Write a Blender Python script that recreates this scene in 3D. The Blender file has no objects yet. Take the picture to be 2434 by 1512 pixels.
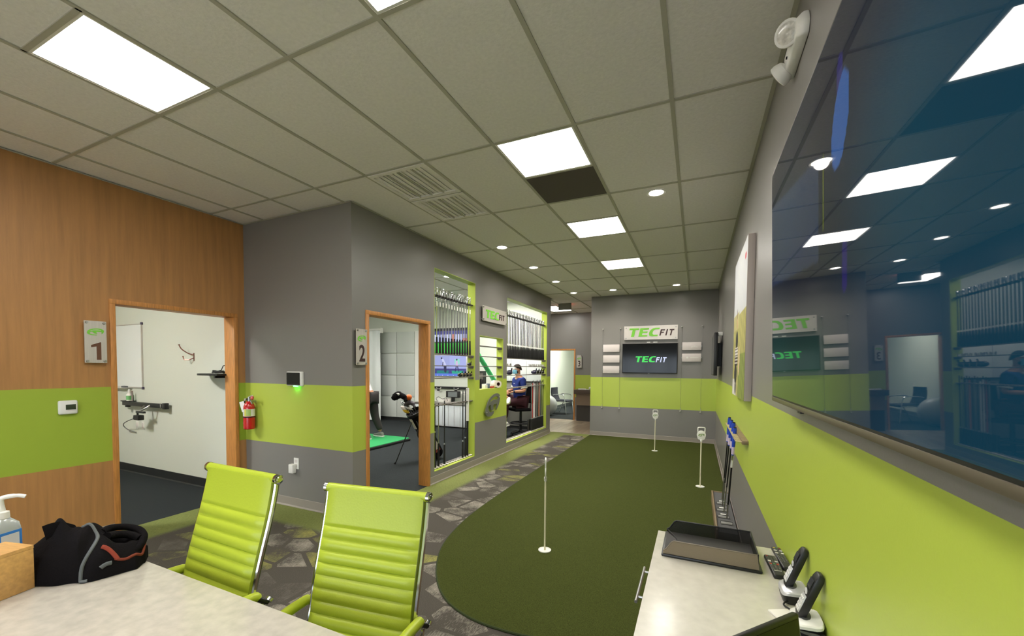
import bpy, bmesh, math, random
from mathutils import Vector, Matrix
random.seed(7)
scene = bpy.context.scene
PI = math.pi
# ---------------------------------------------------------------- camera, world, exposure
CZ = 1.5519
def _camera():
    cam = bpy.data.cameras.new('camera'); ob = bpy.data.objects.new('camera', cam)
    scene.collection.objects.link(ob)
    yaw, pitch, roll, f, cx, cy = -0.4374, -0.0368, 0.0071, 989.3, 1192.4, 910.4
    fw = Vector((math.sin(yaw)*math.cos(pitch), math.cos(yaw)*math.cos(pitch), math.sin(pitch)))
    rt = Vector((math.cos(yaw), -math.sin(yaw), 0)); up = rt.cross(fw)
    r2 = rt*math.cos(roll)+up*math.sin(roll); u2 = up*math.cos(roll)-rt*math.sin(roll)
    ob.matrix_world = Matrix(((r2.x,u2.x,-fw.x,0),(r2.y,u2.y,-fw.y,0),(r2.z,u2.z,-fw.z,CZ),(0,0,0,1)))
    cam.sensor_width = 36; cam.sensor_fit = 'HORIZONTAL'; cam.lens = f/2434*36
    cam.shift_x = (1217-cx)/2434; cam.shift_y = (cy-756)/2434
    cam.clip_start = 0.02; cam.clip_end = 60
    scene.camera = ob
_camera()
DAY = 5.2             # overcast daylight outside the storefront behind the camera
w = bpy.data.worlds.new('world'); scene.world = w; w.use_nodes = True
w.node_tree.nodes['Background'].inputs[0].default_value = (.80,.90,1.0,1)
w.node_tree.nodes['Background'].inputs[1].default_value = DAY
scene.view_settings.view_transform = 'Standard'; scene.view_settings.look = 'None'
scene.view_settings.gamma = 1; scene.view_settings.use_curve_mapping = False
scene.view_settings.exposure = 0.18
PANEL_E = 24.0
SPOT_W = 55.0         # watts of each recessed downlight
LIGHT_COL = (1.0, .96, .89)
pl = bpy.data.lights.new('window_portal', 'AREA'); pl.shape = 'RECTANGLE'; pl.size = 4.2; pl.size_y = 1.9; pl.cycles.is_portal = True
po = bpy.data.objects.new('window_portal', pl); scene.collection.objects.link(po); po.location = (-2.25, -2.75, 1.25); po.rotation_euler = (math.pi/2, 0, 0)

# ---------------------------------------------------------------- helpers
COL = scene.collection
def lin(c):
    return tuple((x/255/12.92 if x/255 <= .04045 else ((x/255+.055)/1.055)**2.4) for x in c)
def nodes(m):
    nt = m.node_tree; return nt, nt.nodes, nt.links
def mat(name, rgb, rough=.5, metal=0.0, spec=.5, emit=0.0, ecol=None, noise=None, bump=None, coat=0.0, trans=0.0, alpha=1.0):
    """noise=(scale, amount, stretch xyz) varies the base colour; bump=(scale, strength)"""
    m = bpy.data.materials.new(name); m.use_nodes = True
    nt, N, L = nodes(m); b = N['Principled BSDF']
    b.inputs['Base Color'].default_value = (*lin(rgb), 1)
    b.inputs['Roughness'].default_value = rough; b.inputs['Metallic'].default_value = metal
    b.inputs['Specular IOR Level'].default_value = spec
    b.inputs['Coat Weight'].default_value = coat; b.inputs['Coat Roughness'].default_value = .05
    b.inputs['Transmission Weight'].default_value = trans; b.inputs['Alpha'].default_value = alpha
    if emit:
        b.inputs['Emission Color'].default_value = (*(ecol or lin(rgb)), 1); b.inputs['Emission Strength'].default_value = emit
    if noise or bump:
        tc = N.new('ShaderNodeTexCoord')
    if noise:
        mp = N.new('ShaderNodeMapping'); L.new(tc.outputs['Object'], mp.inputs[0])
        if len(noise) > 2: mp.inputs['Scale'].default_value = noise[2]
        tx = N.new('ShaderNodeTexNoise'); tx.inputs['Scale'].default_value = noise[0]; tx.inputs['Detail'].default_value = 5
        L.new(mp.outputs[0], tx.inputs['Vector'])
        mx = N.new('ShaderNodeMix'); mx.data_type = 'RGBA'
        a = lin(rgb); k = noise[1]
        mx.inputs[6].default_value = (*[c*(1-k) for c in a], 1); mx.inputs[7].default_value = (*[min(1, c*(1+k)) for c in a], 1)
        rp = N.new('ShaderNodeValToRGB'); rp.color_ramp.elements[0].position = .3; rp.color_ramp.elements[1].position = .7
        L.new(tx.outputs[0], rp.inputs[0]); L.new(rp.outputs[0], mx.inputs[0]); L.new(mx.outputs[2], b.inputs['Base Color'])
    if bump:
        t2 = N.new('ShaderNodeTexNoise'); t2.inputs['Scale'].default_value = bump[0]; t2.inputs['Detail'].default_value = 3
        L.new(tc.outputs['Object'], t2.inputs['Vector'])
        bp = N.new('ShaderNodeBump'); bp.inputs['Strength'].default_value = bump[1]; bp.inputs['Distance'].default_value = .004
        L.new(t2.outputs[0], bp.inputs['Height']); L.new(bp.outputs[0], b.inputs['Normal'])
    return m
def glow(name, col, s):
    m = bpy.data.materials.new(name); m.use_nodes = True; nt, N, L = nodes(m)
    e = N.new('ShaderNodeEmission'); e.inputs[0].default_value = (*col, 1); e.inputs[1].default_value = s
    L.new(e.outputs[0], N['Material Output'].inputs[0]); return m

class MB:
    def __init__(s): s.v = []; s.f = []
    def add(s, v, f):
        o = len(s.v); s.v += [tuple(p) for p in v]; s.f += [tuple(i+o for i in q) for q in f]; return s
    def box(s, x0, x1, y0, y1, z0, z1, M=None):
        v = [Vector(p) for p in ((x0,y0,z0),(x1,y0,z0),(x1,y1,z0),(x0,y1,z0),(x0,y0,z1),(x1,y0,z1),(x1,y1,z1),(x0,y1,z1))]
        if M: v = [M @ p for p in v]
        return s.add(v, [(0,3,2,1),(4,5,6,7),(0,1,5,4),(1,2,6,5),(2,3,7,6),(3,0,4,7)])
    def loft(s, rings, c0=True, c1=True):
        n = len(rings[0]); v = [p for r in rings for p in r]; f = []
        for k in range(len(rings)-1):
            for i in range(n):
                j = (i+1) % n; f.append((k*n+i, k*n+j, (k+1)*n+j, (k+1)*n+i))
        if c0: f.append(tuple(range(n-1, -1, -1)))
        if c1: f.append(tuple((len(rings)-1)*n+i for i in range(n)))
        return s.add(v, f)
    def tube(s, pts, r, n=8, cap=True):
        pts = [Vector(p) for p in pts]; rs = r if isinstance(r, (list, tuple)) else [r]*len(pts)
        rings = []; prev = None
        for i, p in enumerate(pts):
            t = (pts[min(i+1, len(pts)-1)]-pts[max(i-1, 0)]).normalized()
            if prev is None:
                a = Vector((0,0,1)) if abs(t.z) < .9 else Vector((1,0,0))
                u = t.cross(a).normalized()
            else:
                u = (prev - t*prev.dot(t)).normalized()
            prev = u; v = t.cross(u)
            rings.append([p+(u*math.cos(2*PI*k/n)+v*math.sin(2*PI*k/n))*rs[i] for k in range(n)])
        return s.loft(rings, cap, cap)
    def cyl(s, a, b, r0, r1=None, n=12): return s.tube([a, b], [r0, r0 if r1 is None else r1], n)
    def lathe(s, prof, n=20, M=None):
        rings = [[Vector((r*math.cos(2*PI*k/n), r*math.sin(2*PI*k/n), z)) for k in range(n)] for r, z in prof]
        if M: rings = [[M @ p for p in r] for r in rings]
        return s.loft(rings)
    def prism(s, poly, M, d):
        """2D polygon in the frame M (columns u,v,n,origin), thickness d along +n"""
        a = [M @ Vector((x, y, 0)) for x, y in poly]; b = [M @ Vector((x, y, d)) for x, y in poly]; n = len(poly)
        return s.add(a+b, [tuple(range(n-1,-1,-1)), tuple(range(n, 2*n))]+[(i, (i+1)%n, n+(i+1)%n, n+i) for i in range(n)])
    def ball(s, c, r, n=14, m=9, M=None):
        if not isinstance(r, (list, tuple)): r = (r, r, r)
        rings = []
        for j in range(1, m):
            t = PI*j/m
            rings.append([Vector((r[0]*math.sin(t)*math.cos(2*PI*k/n), r[1]*math.sin(t)*math.sin(2*PI*k/n), -r[2]*math.cos(t))) for k in range(n)])
        c = Vector(c)
        rings = [[c+(M @ p if M else p) for p in q] for q in rings]
        return s.loft(rings)
    def grid(s, fn, nu, nv, closed=False):
        v = [fn(i/nu, j/nv) for j in range(nv+1) for i in range(nu+1)]
        return s.add(v, [(j*(nu+1)+i, j*(nu+1)+i+1, (j+1)*(nu+1)+i+1, (j+1)*(nu+1)+i) for j in range(nv) for i in range(nu)])
    def mesh(s, name, bevel=0, smooth=False, seg=2, weld=False):
        me = bpy.data.meshes.new(name); me.from_pydata(s.v, [], s.f)
        if bevel or weld:
            bm = bmesh.new(); bm.from_mesh(me)
            if weld: bmesh.ops.remove_doubles(bm, verts=bm.verts, dist=1e-5)
            if bevel:
                es = [e for e in bm.edges if len(e.link_faces) == 2 and e.calc_face_angle(0) > .5]
                bmesh.ops.bevel(bm, geom=es, offset=bevel, segments=seg, affect='EDGES', profile=.5, clamp_overlap=True)
            bm.to_mesh(me); bm.free()
        fixn(me)
        if smooth or bevel:
            for p in me.polygons: p.use_smooth = True
            me.set_sharp_from_angle(angle=math.radians(40))
        return me
def fixn(me):
    bm = bmesh.new(); bm.from_mesh(me); bmesh.ops.recalc_face_normals(bm, faces=bm.faces); bm.to_mesh(me); bm.free()
def ob(name, me, m=None, parent=None, loc=None, rot=None):
    if isinstance(me, MB): me = me.mesh(name)
    if m and not me.materials: me.materials.append(m)
    o = bpy.data.objects.new(name, me); COL.objects.link(o)
    if parent: o.parent = parent
    if loc is not None: o.location = loc
    if rot is not None: o.rotation_euler = rot
    return o
def part(name, mb, m, parent, bevel=0, smooth=False, seg=2, label=None):
    o = ob(name, mb.mesh(name, bevel, smooth, seg), m, parent)
    if label: o['label'] = label
    return o
def tag(o, label=None, cat=None, group=None, kind=None):
    if label: o['label'] = label
    if cat: o['category'] = cat
    if group: o['group'] = group
    if kind: o['kind'] = kind
    return o
def thing(name, label, cat, loc=(0,0,0), rot=(0,0,0), group=None, kind=None):
    o = bpy.data.objects.new(name, None); COL.objects.link(o); o.empty_display_size = .05
    o.location = loc; o.rotation_euler = rot
    return tag(o, label, cat, group, kind)
def single(name, mb, m, label, cat, loc=(0,0,0), rot=(0,0,0), group=None, bevel=0, smooth=False, seg=2):
    return tag(ob(name, mb.mesh(name, bevel, smooth, seg), m, None, loc, rot), label, cat, group)
def struct(name, mb, m, parent=None, bevel=0):
    o = ob(name, mb.mesh(name, bevel), m, parent)
    if not parent: o['kind'] = 'structure'
    return o
def dup(root, loc, rot=None, label=None, group=None):
    r = root.copy(); COL.objects.link(r); r.location = loc
    if rot is not None: r.rotation_euler = rot
    if label: r['label'] = label
    if group: r['group'] = group
    for ch in list(root.children):
        c = ch.copy(); COL.objects.link(c); c.parent = r
        for g in list(ch.children):
            d = g.copy(); COL.objects.link(d); d.parent = c
    return r
def FR(o, u, v):
    u = Vector(u); v = Vector(v); n = u.cross(v)
    return Matrix(((u.x,v.x,n.x,o[0]),(u.y,v.y,n.y,o[1]),(u.z,v.z,n.z,o[2]),(0,0,0,1)))
ID4 = Matrix.Identity(4)
def crom(P, n=6):
    P = [Vector(p) for p in P]; out = []
    for i in range(len(P)-1):
        a, b, c, d = P[max(i-1,0)], P[i], P[i+1], P[min(i+2,len(P)-1)]
        for k in range(n):
            t = k/n
            out.append(.5*((2*b)+(c-a)*t+(2*a-5*b+4*c-d)*t*t+(3*b-a-3*c+d)*t**3))
    out.append(P[-1]); return out
def curve_mesh(name, splines, depth):
    cu = bpy.data.curves.new(name, 'CURVE'); cu.dimensions = '2D'; cu.fill_mode = 'BOTH'; cu.extrude = depth/2
    for s in splines:
        sp = cu.splines.new('POLY'); sp.points.add(len(s)-1); sp.use_cyclic_u = True
        for p, (x, y) in zip(sp.points, s): p.co = (x, y, 0, 1)
    return _conv(name, cu)
def text_mesh(name, txt, size, depth, off=0.0, shear=0.0, xs=1.0):
    cu = bpy.data.curves.new(name, 'FONT'); cu.body = txt; cu.size = size; cu.extrude = depth/2
    cu.offset = off; cu.shear = shear; cu.align_x = 'CENTER'; cu.align_y = 'CENTER'; cu.resolution_u = 4
    me = _conv(name, cu)
    for v in me.vertices: v.co.x *= xs
    return me
def _conv(name, cu):
    t = bpy.data.objects.new('tmp', cu); COL.objects.link(t)
    dg = bpy.context.evaluated_depsgraph_get(); dg.update()
    me = bpy.data.meshes.new_from_object(t.evaluated_get(dg)); me.name = name
    bpy.data.objects.remove(t); bpy.data.curves.remove(cu)
    return me
def placed(name, me, M, m, parent, label=None):
    me.transform(M); o = ob(name, me, None, parent); me.materials.clear(); me.materials.append(m)
    if label: o['label'] = label
    return o
def skin(name, verts, edges, radii, m, parent, levels=2, root=0):
    me = bpy.data.meshes.new(name); me.from_pydata(verts, edges, [])
    t = bpy.data.objects.new('tmp', me); COL.objects.link(t)
    t.modifiers.new('s', 'SKIN'); sd = t.modifiers.new('u', 'SUBSURF'); sd.levels = levels; sd.render_levels = levels
    sk = me.skin_vertices[0].data
    for i, r in enumerate(radii):
        sk[i].radius = r if isinstance(r, tuple) else (r, r); sk[i].use_root = (i == root)
    dg = bpy.context.evaluated_depsgraph_get(); dg.update()
    out = bpy.data.meshes.new_from_object(t.evaluated_get(dg)); out.name = name
    bpy.data.objects.remove(t); bpy.data.meshes.remove(me)
    for p in out.polygons: p.use_smooth = True
    out.materials.clear(); out.materials.append(m)
    return ob(name, out, None, parent)
def picture(name, fn, nx, ny, M, W, H, m_rough, parent, emit=0.0, spec=.5, coat=0.0):
    """flat printed or displayed picture: colours per vertex from fn(u,v)->sRGB"""
    me = bpy.data.meshes.new(name)
    v = [M @ Vector((W*(i/nx-.5), H*(j/ny-.5), 0)) for j in range(ny+1) for i in range(nx+1)]
    f = [(j*(nx+1)+i, j*(nx+1)+i+1, (j+1)*(nx+1)+i+1, (j+1)*(nx+1)+i) for j in range(ny) for i in range(nx)]
    me.from_pydata(v, [], f)
    ca = me.color_attributes.new('print', 'FLOAT_COLOR', 'POINT')
    for j in range(ny+1):
        for i in range(nx+1):
            ca.data[j*(nx+1)+i].color = (*lin(fn(i/nx, j/ny)), 1)
    mm = bpy.data.materials.new(name); mm.use_nodes = True; nt, N, L = nodes(mm); b = N['Principled BSDF']
    at = N.new('ShaderNodeVertexColor'); at.layer_name = 'print'
    b.inputs['Roughness'].default_value = m_rough; b.inputs['Specular IOR Level'].default_value = spec
    b.inputs['Coat Weight'].default_value = coat; b.inputs['Coat Roughness'].default_value = .03
    if emit:
        b.inputs['Base Color'].default_value = (.004,.004,.005,1)
        L.new(at.outputs[0], b.inputs['Emission Color']); b.inputs['Emission Strength'].default_value = emit
    else: L.new(at.outputs[0], b.inputs['Base Color'])
    return ob(name, me, mm, parent)

# ---------------------------------------------------------------- dimensions of the place
XW, XL, XR, XB, YG, YE, YB, H = -4.801, -3.134, .378, -2.2175, 3.154, 9.42, 9.60, 3.185
XLI = XL-.13                       # inner face of the long window wall
ZB, ZT = .683, 1.353               # green band on the walls
X0, Y0, T = -1.3909, 1.5707, .6096 # ceiling grid
# ---------------------------------------------------------------- materials
def wall_mat(name, rgb, band, wood=False, rough=.36):
    m = bpy.data.materials.new(name); m.use_nodes = True; nt, N, L = nodes(m); b = N['Principled BSDF']
    g = N.new('ShaderNodeNewGeometry'); sx = N.new('ShaderNodeSeparateXYZ'); L.new(g.outputs['Position'], sx.inputs[0])
    a = N.new('ShaderNodeMath'); a.operation = 'GREATER_THAN'; a.inputs[1].default_value = ZB; L.new(sx.outputs[2], a.inputs[0])
    c = N.new('ShaderNodeMath'); c.operation = 'LESS_THAN'; c.inputs[1].default_value = ZT; L.new(sx.outputs[2], c.inputs[0])
    d = N.new('ShaderNodeMath'); d.operation = 'MULTIPLY'; L.new(a.outputs[0], d.inputs[0]); L.new(c.outputs[0], d.inputs[1])
    mx = N.new('ShaderNodeMix'); mx.data_type = 'RGBA'; L.new(d.outputs[0], mx.inputs[0])
    mx.inputs[6].default_value = (*lin(rgb), 1); mx.inputs[7].default_value = (*lin(band), 1)
    if wood:
        mp = N.new('ShaderNodeMapping'); mp.inputs['Scale'].default_value = (9, 9, .55); L.new(g.outputs['Position'], mp.inputs[0])
        n1 = N.new('ShaderNodeTexNoise'); n1.inputs['Scale'].default_value = 2.2; n1.inputs['Detail'].default_value = 7; n1.inputs['Roughness'].default_value = .62
        L.new(mp.outputs[0], n1.inputs['Vector'])
        rp = N.new('ShaderNodeValToRGB'); e = rp.color_ramp.elements
        e[0].position = .3; e[0].color = (*lin([x*.91 for x in rgb]), 1); e[1].position = .72; e[1].color = (*lin([min(255, x*1.06) for x in rgb]), 1)
        L.new(n1.outputs[0], rp.inputs[0]); L.new(rp.outputs[0], mx.inputs[6])
    L.new(mx.outputs[2], b.inputs['Base Color']); b.inputs['Roughness'].default_value = rough; b.inputs['Specular IOR Level'].default_value = .55
    n2 = N.new('ShaderNodeTexNoise'); n2.inputs['Scale'].default_value = 160; L.new(g.outputs['Position'], n2.inputs['Vector'])
    bp = N.new('ShaderNodeBump'); bp.inputs['Strength'].default_value = .12; bp.inputs['Distance'].default_value = .002
    L.new(n2.outputs[0], bp.inputs['Height']); L.new(bp.outputs[0], b.inputs['Normal'])
    return m
def carpet_mat():
    m = bpy.data.materials.new('patterned_carpet'); m.use_nodes = True; nt, N, L = nodes(m); b = N['Principled BSDF']
    def math_(op, x, y=None):
        n = N.new('ShaderNodeMath'); n.operation = op
        for k, q in enumerate((x, y)):
            if q is None: continue
            if isinstance(q, (int, float)): n.inputs[k].default_value = q
            else: L.new(q, n.inputs[k])
        return n.outputs[0]
    def mix(f, a, c):
        n = N.new('ShaderNodeMix'); n.data_type = 'RGBA'
        for k, q in ((0, f), (6, a), (7, c)):
            if isinstance(q, tuple): n.inputs[k].default_value = (*q, 1)
            elif isinstance(q, float): n.inputs[k].default_value = q
            else: L.new(q, n.inputs[k])
        return n.outputs[2]
    g = N.new('ShaderNodeNewGeometry'); pos = g.outputs['Position']; sx = N.new('ShaderNodeSeparateXYZ'); L.new(pos, sx.inputs[0])
    def vor(feat, scale):
        mp = N.new('ShaderNodeMapping'); mp.inputs['Scale'].default_value = (3.3, 4.6, 1); mp.inputs['Rotation'].default_value = (0,0,.25); L.new(pos, mp.inputs[0])
        v = N.new('ShaderNodeTexVoronoi'); v.voronoi_dimensions = '2D'; v.feature = feat; v.inputs['Scale'].default_value = scale; v.inputs['Randomness'].default_value = .82
        L.new(mp.outputs[0], v.inputs['Vector']); return v
    v1 = vor('F1', 1.0); ve = vor('DISTANCE_TO_EDGE', 1.0)
    sc = N.new('ShaderNodeSeparateColor'); L.new(v1.outputs['Color'], sc.inputs[0])
    st = N.new('ShaderNodeMapping'); st.inputs['Scale'].default_value = (60, 14, 1); L.new(pos, st.inputs[0])
    ns = N.new('ShaderNodeTexNoise'); ns.inputs['Scale'].default_value = 2.2; ns.inputs['Detail'].default_value = 4; L.new(st.outputs[0], ns.inputs['Vector'])
    nb = N.new('ShaderNodeTexNoise'); nb.inputs['Scale'].default_value = 4.5; nb.inputs['Detail'].default_value = 2; L.new(pos, nb.inputs['Vector'])
    dark, mid, light, green = lin((84,80,74)), lin((116,111,103)), lin((170,163,151)), lin((158,156,86))
    # each cell: dark, light or green, faded across by noise
    r1 = N.new('ShaderNodeValToRGB'); r1.color_ramp.interpolation = 'CONSTANT'; e = r1.color_ramp.elements
    e[0].position = 0; e[0].color = (*dark, 1); e[1].position = .3; e[1].color = (*light, 1)
    for p, c in ((.58, green), (.74, light), (.88, mid)):
        q = e.new(p); q.color = (*c, 1)
    L.new(sc.outputs[0], r1.inputs[0])
    fade = math_('MULTIPLY', math_('ADD', math_('MULTIPLY', nb.outputs[0], 1.3), math_('MULTIPLY', ns.outputs[0], .9)), .62)
    rf = N.new('ShaderNodeValToRGB'); rf.color_ramp.elements[0].position = .42; rf.color_ramp.elements[1].position = .78; L.new(fade, rf.inputs[0])
    cell = mix(rf.outputs[0], r1.outputs[0], dark)
    gap = math_('GREATER_THAN', ve.outputs['Distance'], .07)
    pat = mix(gap, dark, cell)
    # green border along the walls
    d1 = math_('MAXIMUM', math_('SUBTRACT', sx.outputs[0], XL), math_('SUBTRACT', YG, sx.outputs[1]))
    d = math_('MINIMUM', math_('MINIMUM', d1, math_('SUBTRACT', sx.outputs[0], XW)), math_('SUBTRACT', 9.72, sx.outputs[1]))
    dn = math_('ADD', d, math_('MULTIPLY', math_('SUBTRACT', ns.outputs[0], .5), .16))
    bf = N.new('ShaderNodeMapRange'); bf.inputs[1].default_value = .34; bf.inputs[2].default_value = .42; L.new(dn, bf.inputs[0])
    bg = mix(ns.outputs[0], lin((90,97,58)), lin((142,150,88)))
    colr = mix(bf.outputs[0], bg, pat)
    # loop texture
    lp = N.new('ShaderNodeTexNoise'); lp.inputs['Scale'].default_value = 260; lp.inputs['Detail'].default_value = 1; L.new(pos, lp.inputs['Vector'])
    sp = N.new('ShaderNodeMapRange'); sp.inputs[1].default_value = .3; sp.inputs[2].default_value = .7; sp.inputs[3].default_value = .72; sp.inputs[4].default_value = 1.25; L.new(lp.outputs[0], sp.inputs[0])
    mu = N.new('ShaderNodeVectorMath'); mu.operation = 'SCALE'; L.new(colr, mu.inputs[0]); L.new(sp.outputs[0], mu.inputs['Scale'])
    L.new(mu.outputs[0], b.inputs['Base Color']); b.inputs['Roughness'].default_value = .95; b.inputs['Specular IOR Level'].default_value = .1
    bp = N.new('ShaderNodeBump'); bp.inputs['Strength'].default_value = .6; bp.inputs['Distance'].default_value = .004
    L.new(lp.outputs[0], bp.inputs['Height']); L.new(bp.outputs[0], b.inputs['Normal'])
    return m
GREEN = (178, 196, 76)
M = {}
M['gray_wall'] = wall_mat('gray_paint', (130,127,124), GREEN)
M['wood_wall'] = wall_mat('wood_veneer', (178,128,76), (156,178,56), wood=True, rough=.5)
M['beige'] = mat('beige_paint', (212,216,206), .7, bump=(90,.1))
M['mint'] = mat('pale_paint', (222,228,214), .7, bump=(90,.1))
M['green_paint'] = mat('green_paint', GREEN, .45)
M['tile'] = mat('ceiling_tile', (238,235,232), .95, spec=.1, noise=(45,.04), bump=(70,.35))
M['grid'] = mat('ceiling_grid', (182,180,166), .6)
M['carpet'] = carpet_mat()
M['black_carpet'] = mat('black_carpet', (46,50,52), .97, spec=.1, noise=(240,.5), bump=(260,.6))
M['baseboard'] = mat('vinyl_base', (150,142,134), .5)
M['black_base'] = mat('black_vinyl_base', (30,31,33), .5)
M['oak'] = mat('oak_casing', (196,134,70), .45, noise=(6,.2,(14,14,1.2)), bump=(40,.1))
M['plank'] = mat('vinyl_plank', (170,152,132), .3, noise=(6,.12,(3,30,1)))
M['turf'] = mat('putting_turf', (68,75,33), .95, spec=.1, noise=(300,.5), bump=(330,1.0))
M['quartz'] = mat('white_quartz', (196,190,180), .22, spec=.5, noise=(26,.1))
M['chrome'] = mat('chrome', (205,205,208), .12, 1.0)
M['steel'] = mat('brushed_steel', (178,178,176), .32, 1.0)
M['alu'] = mat('matt_aluminium', (205,202,198), .45, .55)
M['gray_metal'] = mat('gray_shelf_metal', (128,122,118), .42, .5)
M['black'] = mat('black_plastic', (22,22,24), .4)
M['rubber'] = mat('black_rubber', (20,20,21), .75)
M['white'] = mat('white_plastic', (232,231,226), .4)
M['offwhite'] = mat('offwhite_plastic', (214,206,202), .45)
M['screen'] = mat('dark_screen', (8,9,12), .1, spec=.25)
M['leather'] = mat('lime_leather', (172,188,52), .38, spec=.4, bump=(120,.12))
M['logo_green'] = mat('logo_green', (122,204,62), .45)
M['logo_dark'] = mat('logo_dark', (62,40,40), .45)
M['logo_brown'] = mat('logo_brown', (104,68,48), .5)
M['plate'] = mat('brushed_plate', (206,200,194), .36, .35, noise=(5,.05,(1,20,1)))
M['white_panel'] = mat('acoustic_panel_fabric', (196,200,196), .9, bump=(120,.2))
M['black_cloth'] = mat('black_fleece', (20,18,20), .95, spec=.1, bump=(150,.6))
M['skin'] = mat('skin', (196,140,108), .55)
M['pine'] = mat('pine_wood', (206,160,98), .45, noise=(7,.14,(2,9,9)))
M['darkwood'] = mat('taupe_wood', (128,108,84), .5, noise=(9,.2,(2,14,14)))
DIFF = glow('light_diffuser', LIGHT_COL, PANEL_E)
LENS = glow('downlight_lens', (1,.93,.82), 60.0)
# ---------------------------------------------------------------- room shell
def holes(mb, axis, a0, a1, u0, u1, z0, z1, hs):
    """wall slab with rectangular openings: axis 'x' = slab between x=a0..a1 running in y"""
    us = sorted({u0, u1, *[h[0] for h in hs], *[h[1] for h in hs]}); zs = sorted({z0, z1, *[h[2] for h in hs], *[h[3] for h in hs]})
    for ua, ub in zip(us, us[1:]):
        runs = []
        for za, zb in zip(zs, zs[1:]):
            if any(ua >= h[0]-1e-6 and ub <= h[1]+1e-6 and za >= h[2]-1e-6 and zb <= h[3]+1e-6 for h in hs): continue
            if runs and abs(runs[-1][1]-za) < 1e-6: runs[-1][1] = zb
            else: runs.append([za, zb])
        for za, zb in runs:
            if axis == 'x': mb.box(a0, a1, ua, ub, za, zb)
            else: mb.box(ua, ub, a0, a1, za, zb)
    return mb
XWI = -4.955
D1 = (1.912, 3.065, 0, 2.147); D2 = (3.341, 4.494, 0, 2.143)
W1 = (4.60, 5.72, .155, 2.855); W2 = (5.865, 6.76, 1.19, 2.065); W3 = (6.915, 9.15, .168, 2.823)
D3 = (-4.27, -3.278, 0, 2.13)
BKF = 9.6        # far wall of the golf bay
# floors
struct('floor', MB().box(-4.87, .5, -2.7, 9.655, -.1, 0), M['carpet'])
struct('floor', MB().box(-8.5, -4.87, -.8, 3.2, -.1, 0), M['black_carpet'])
mb = MB().box(-10.2, -3.14, 3.2, 9.40, -.1, .002); mb.box(-10.2, -3.28, 9.40, 9.65, -.1, .002)
struct('floor', mb, M['black_carpet'])
struct('floor', MB().box(-5.0, -2.3, 12.21, 18.2, -.1, .002), M['black_carpet'])
# hall floor: planks, each its own piece
hf = tag(bpy.data.objects.new('floor', None), kind='structure'); COL.objects.link(hf)
struct('subfloor', MB().box(-5.4, -1.5, 9.655, 12.21, -.1, -.003), M['plank'], hf)
plank_me = []
for k in range(4):
    me = MB().box(0, .152, 0, 1.0, -.006, .002).mesh('plank', .0015, seg=1)
    me.materials.append(mat('vinyl_plank', [(168,150,130),(158,139,119),(176,160,140),(150,132,113)][k], .28, noise=(6,.14,(30,3,1)))); plank_me.append(me)
for i in range(24):
    y = 9.657 - (i*37 % 100)/100*1.0
    while y < 12.2:
        a, b2 = max(y, 9.657), min(y+1.0, 12.2)
        if b2-a > .02:
            o = ob('plank', random.choice(plank_me), None, hf); o.location = (-5.2+i*.1535, a, 0); o.scale = (1, b2-a, 1)
        y += 1.0
struct('trim_1', MB().box(-3.134, XB, 9.645, 9.665, -.01, .006), M['baseboard'])
# main walls
struct('wall_left', holes(MB(), 'x', XWI, XW, -2.7, YG, 0, H+.1, [D1]), M['wood_wall'])
struct('wall_corner', MB().box(XW, XL, YG, YG+.126, 0, H+.1), M['gray_wall'])
struct('wall_middle', holes(MB(), 'x', XLI, XL, YG+.126, YE, 0, H+.1, [D2, W1, W2, W3]), M['gray_wall'])
struct('wall_back', MB().box(XB, XR+.1, YB, YB+.12, 0, H+.1), M['gray_wall'])
struct('wall_right', MB().box(XR, XR+.12, -2.7, YB, 0, H+.1), M['gray_wall'])
struct('wall_rear', holes(MB(), 'y', -2.82, -2.7, XWI, XR+.12, 0, H+.1, [(-4.35, -.15, .3, 2.2)]), M['beige'])
e = tag(bpy.data.objects.new('window_4', None), kind='structure'); COL.objects.link(e)
for k in range(5): part('mullion', MB().box(-4.38+k*1.05, -4.32+k*1.05, -2.8, -2.72, .3, 2.2), M['steel'], e)
for z in (.3, 2.14): part('rail', MB().box(-4.35, -.15, -2.8, -2.72, z, z+.06), M['steel'], e)
struct('pavement', MB().box(-30, 30, -40, -2.82, -.15, -.05), mat('pavement', (170,166,160), .9))
struct('wall_hall', holes(MB(), 'y', 12.2, 12.35, -5.3, -1.5, 0, H+.1, [D3]), M['gray_wall'])
mb = MB().box(-5.32, -5.2, 9.7, 12.35, 0, H+.1); mb.box(-1.62, -1.5, YB+.12, 12.2, 0, H+.1)
struct('wall_hall', mb, M['gray_wall'])
# side rooms
struct('wall_office', MB().box(-8.45, XWI, YG, YG+.126, 0, H), M['beige'])
mb = MB().box(-8.45, -8.3, -.7, YG, 0, H); mb.box(-8.45, XWI, -.8, -.66, 0, H)
struct('wall_office', mb, M['beige'])
struct('ceiling_office', MB().box(-8.45, XWI, -.8, YG, H-.02, H+.1), M['tile'])
mb = MB().box(-10.2, XLI, BKF, BKF+.1, 0, H+.1); mb.box(XLI-.04, XLI+.004, YE-.02, BKF+.1, 0, H+.1)
struct('wall_bay', mb, M['beige'])
mb = MB().box(-10.2, -10, YG, BKF, 0, H+.1); mb.box(-10.2, XWI, YG+.126, YG+.2, 0, H+.1)
struct('wall_bay', mb, M['beige'])
struct('wall_room', MB().box(-4.97, -4.85, 12.35, 18.1, 0, H), M['mint'])
mb = MB().box(-4.97, -2.3, 18.1, 18.2, 0, H); mb.box(-2.5, -2.35, 12.35, 18.1, 0, H)
struct('wall_room', mb, M['mint'])
struct('ceiling_room', MB().box(-4.97, -2.3, 12.351, 18.2, H-.05, H+.05), M['tile'])
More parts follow.
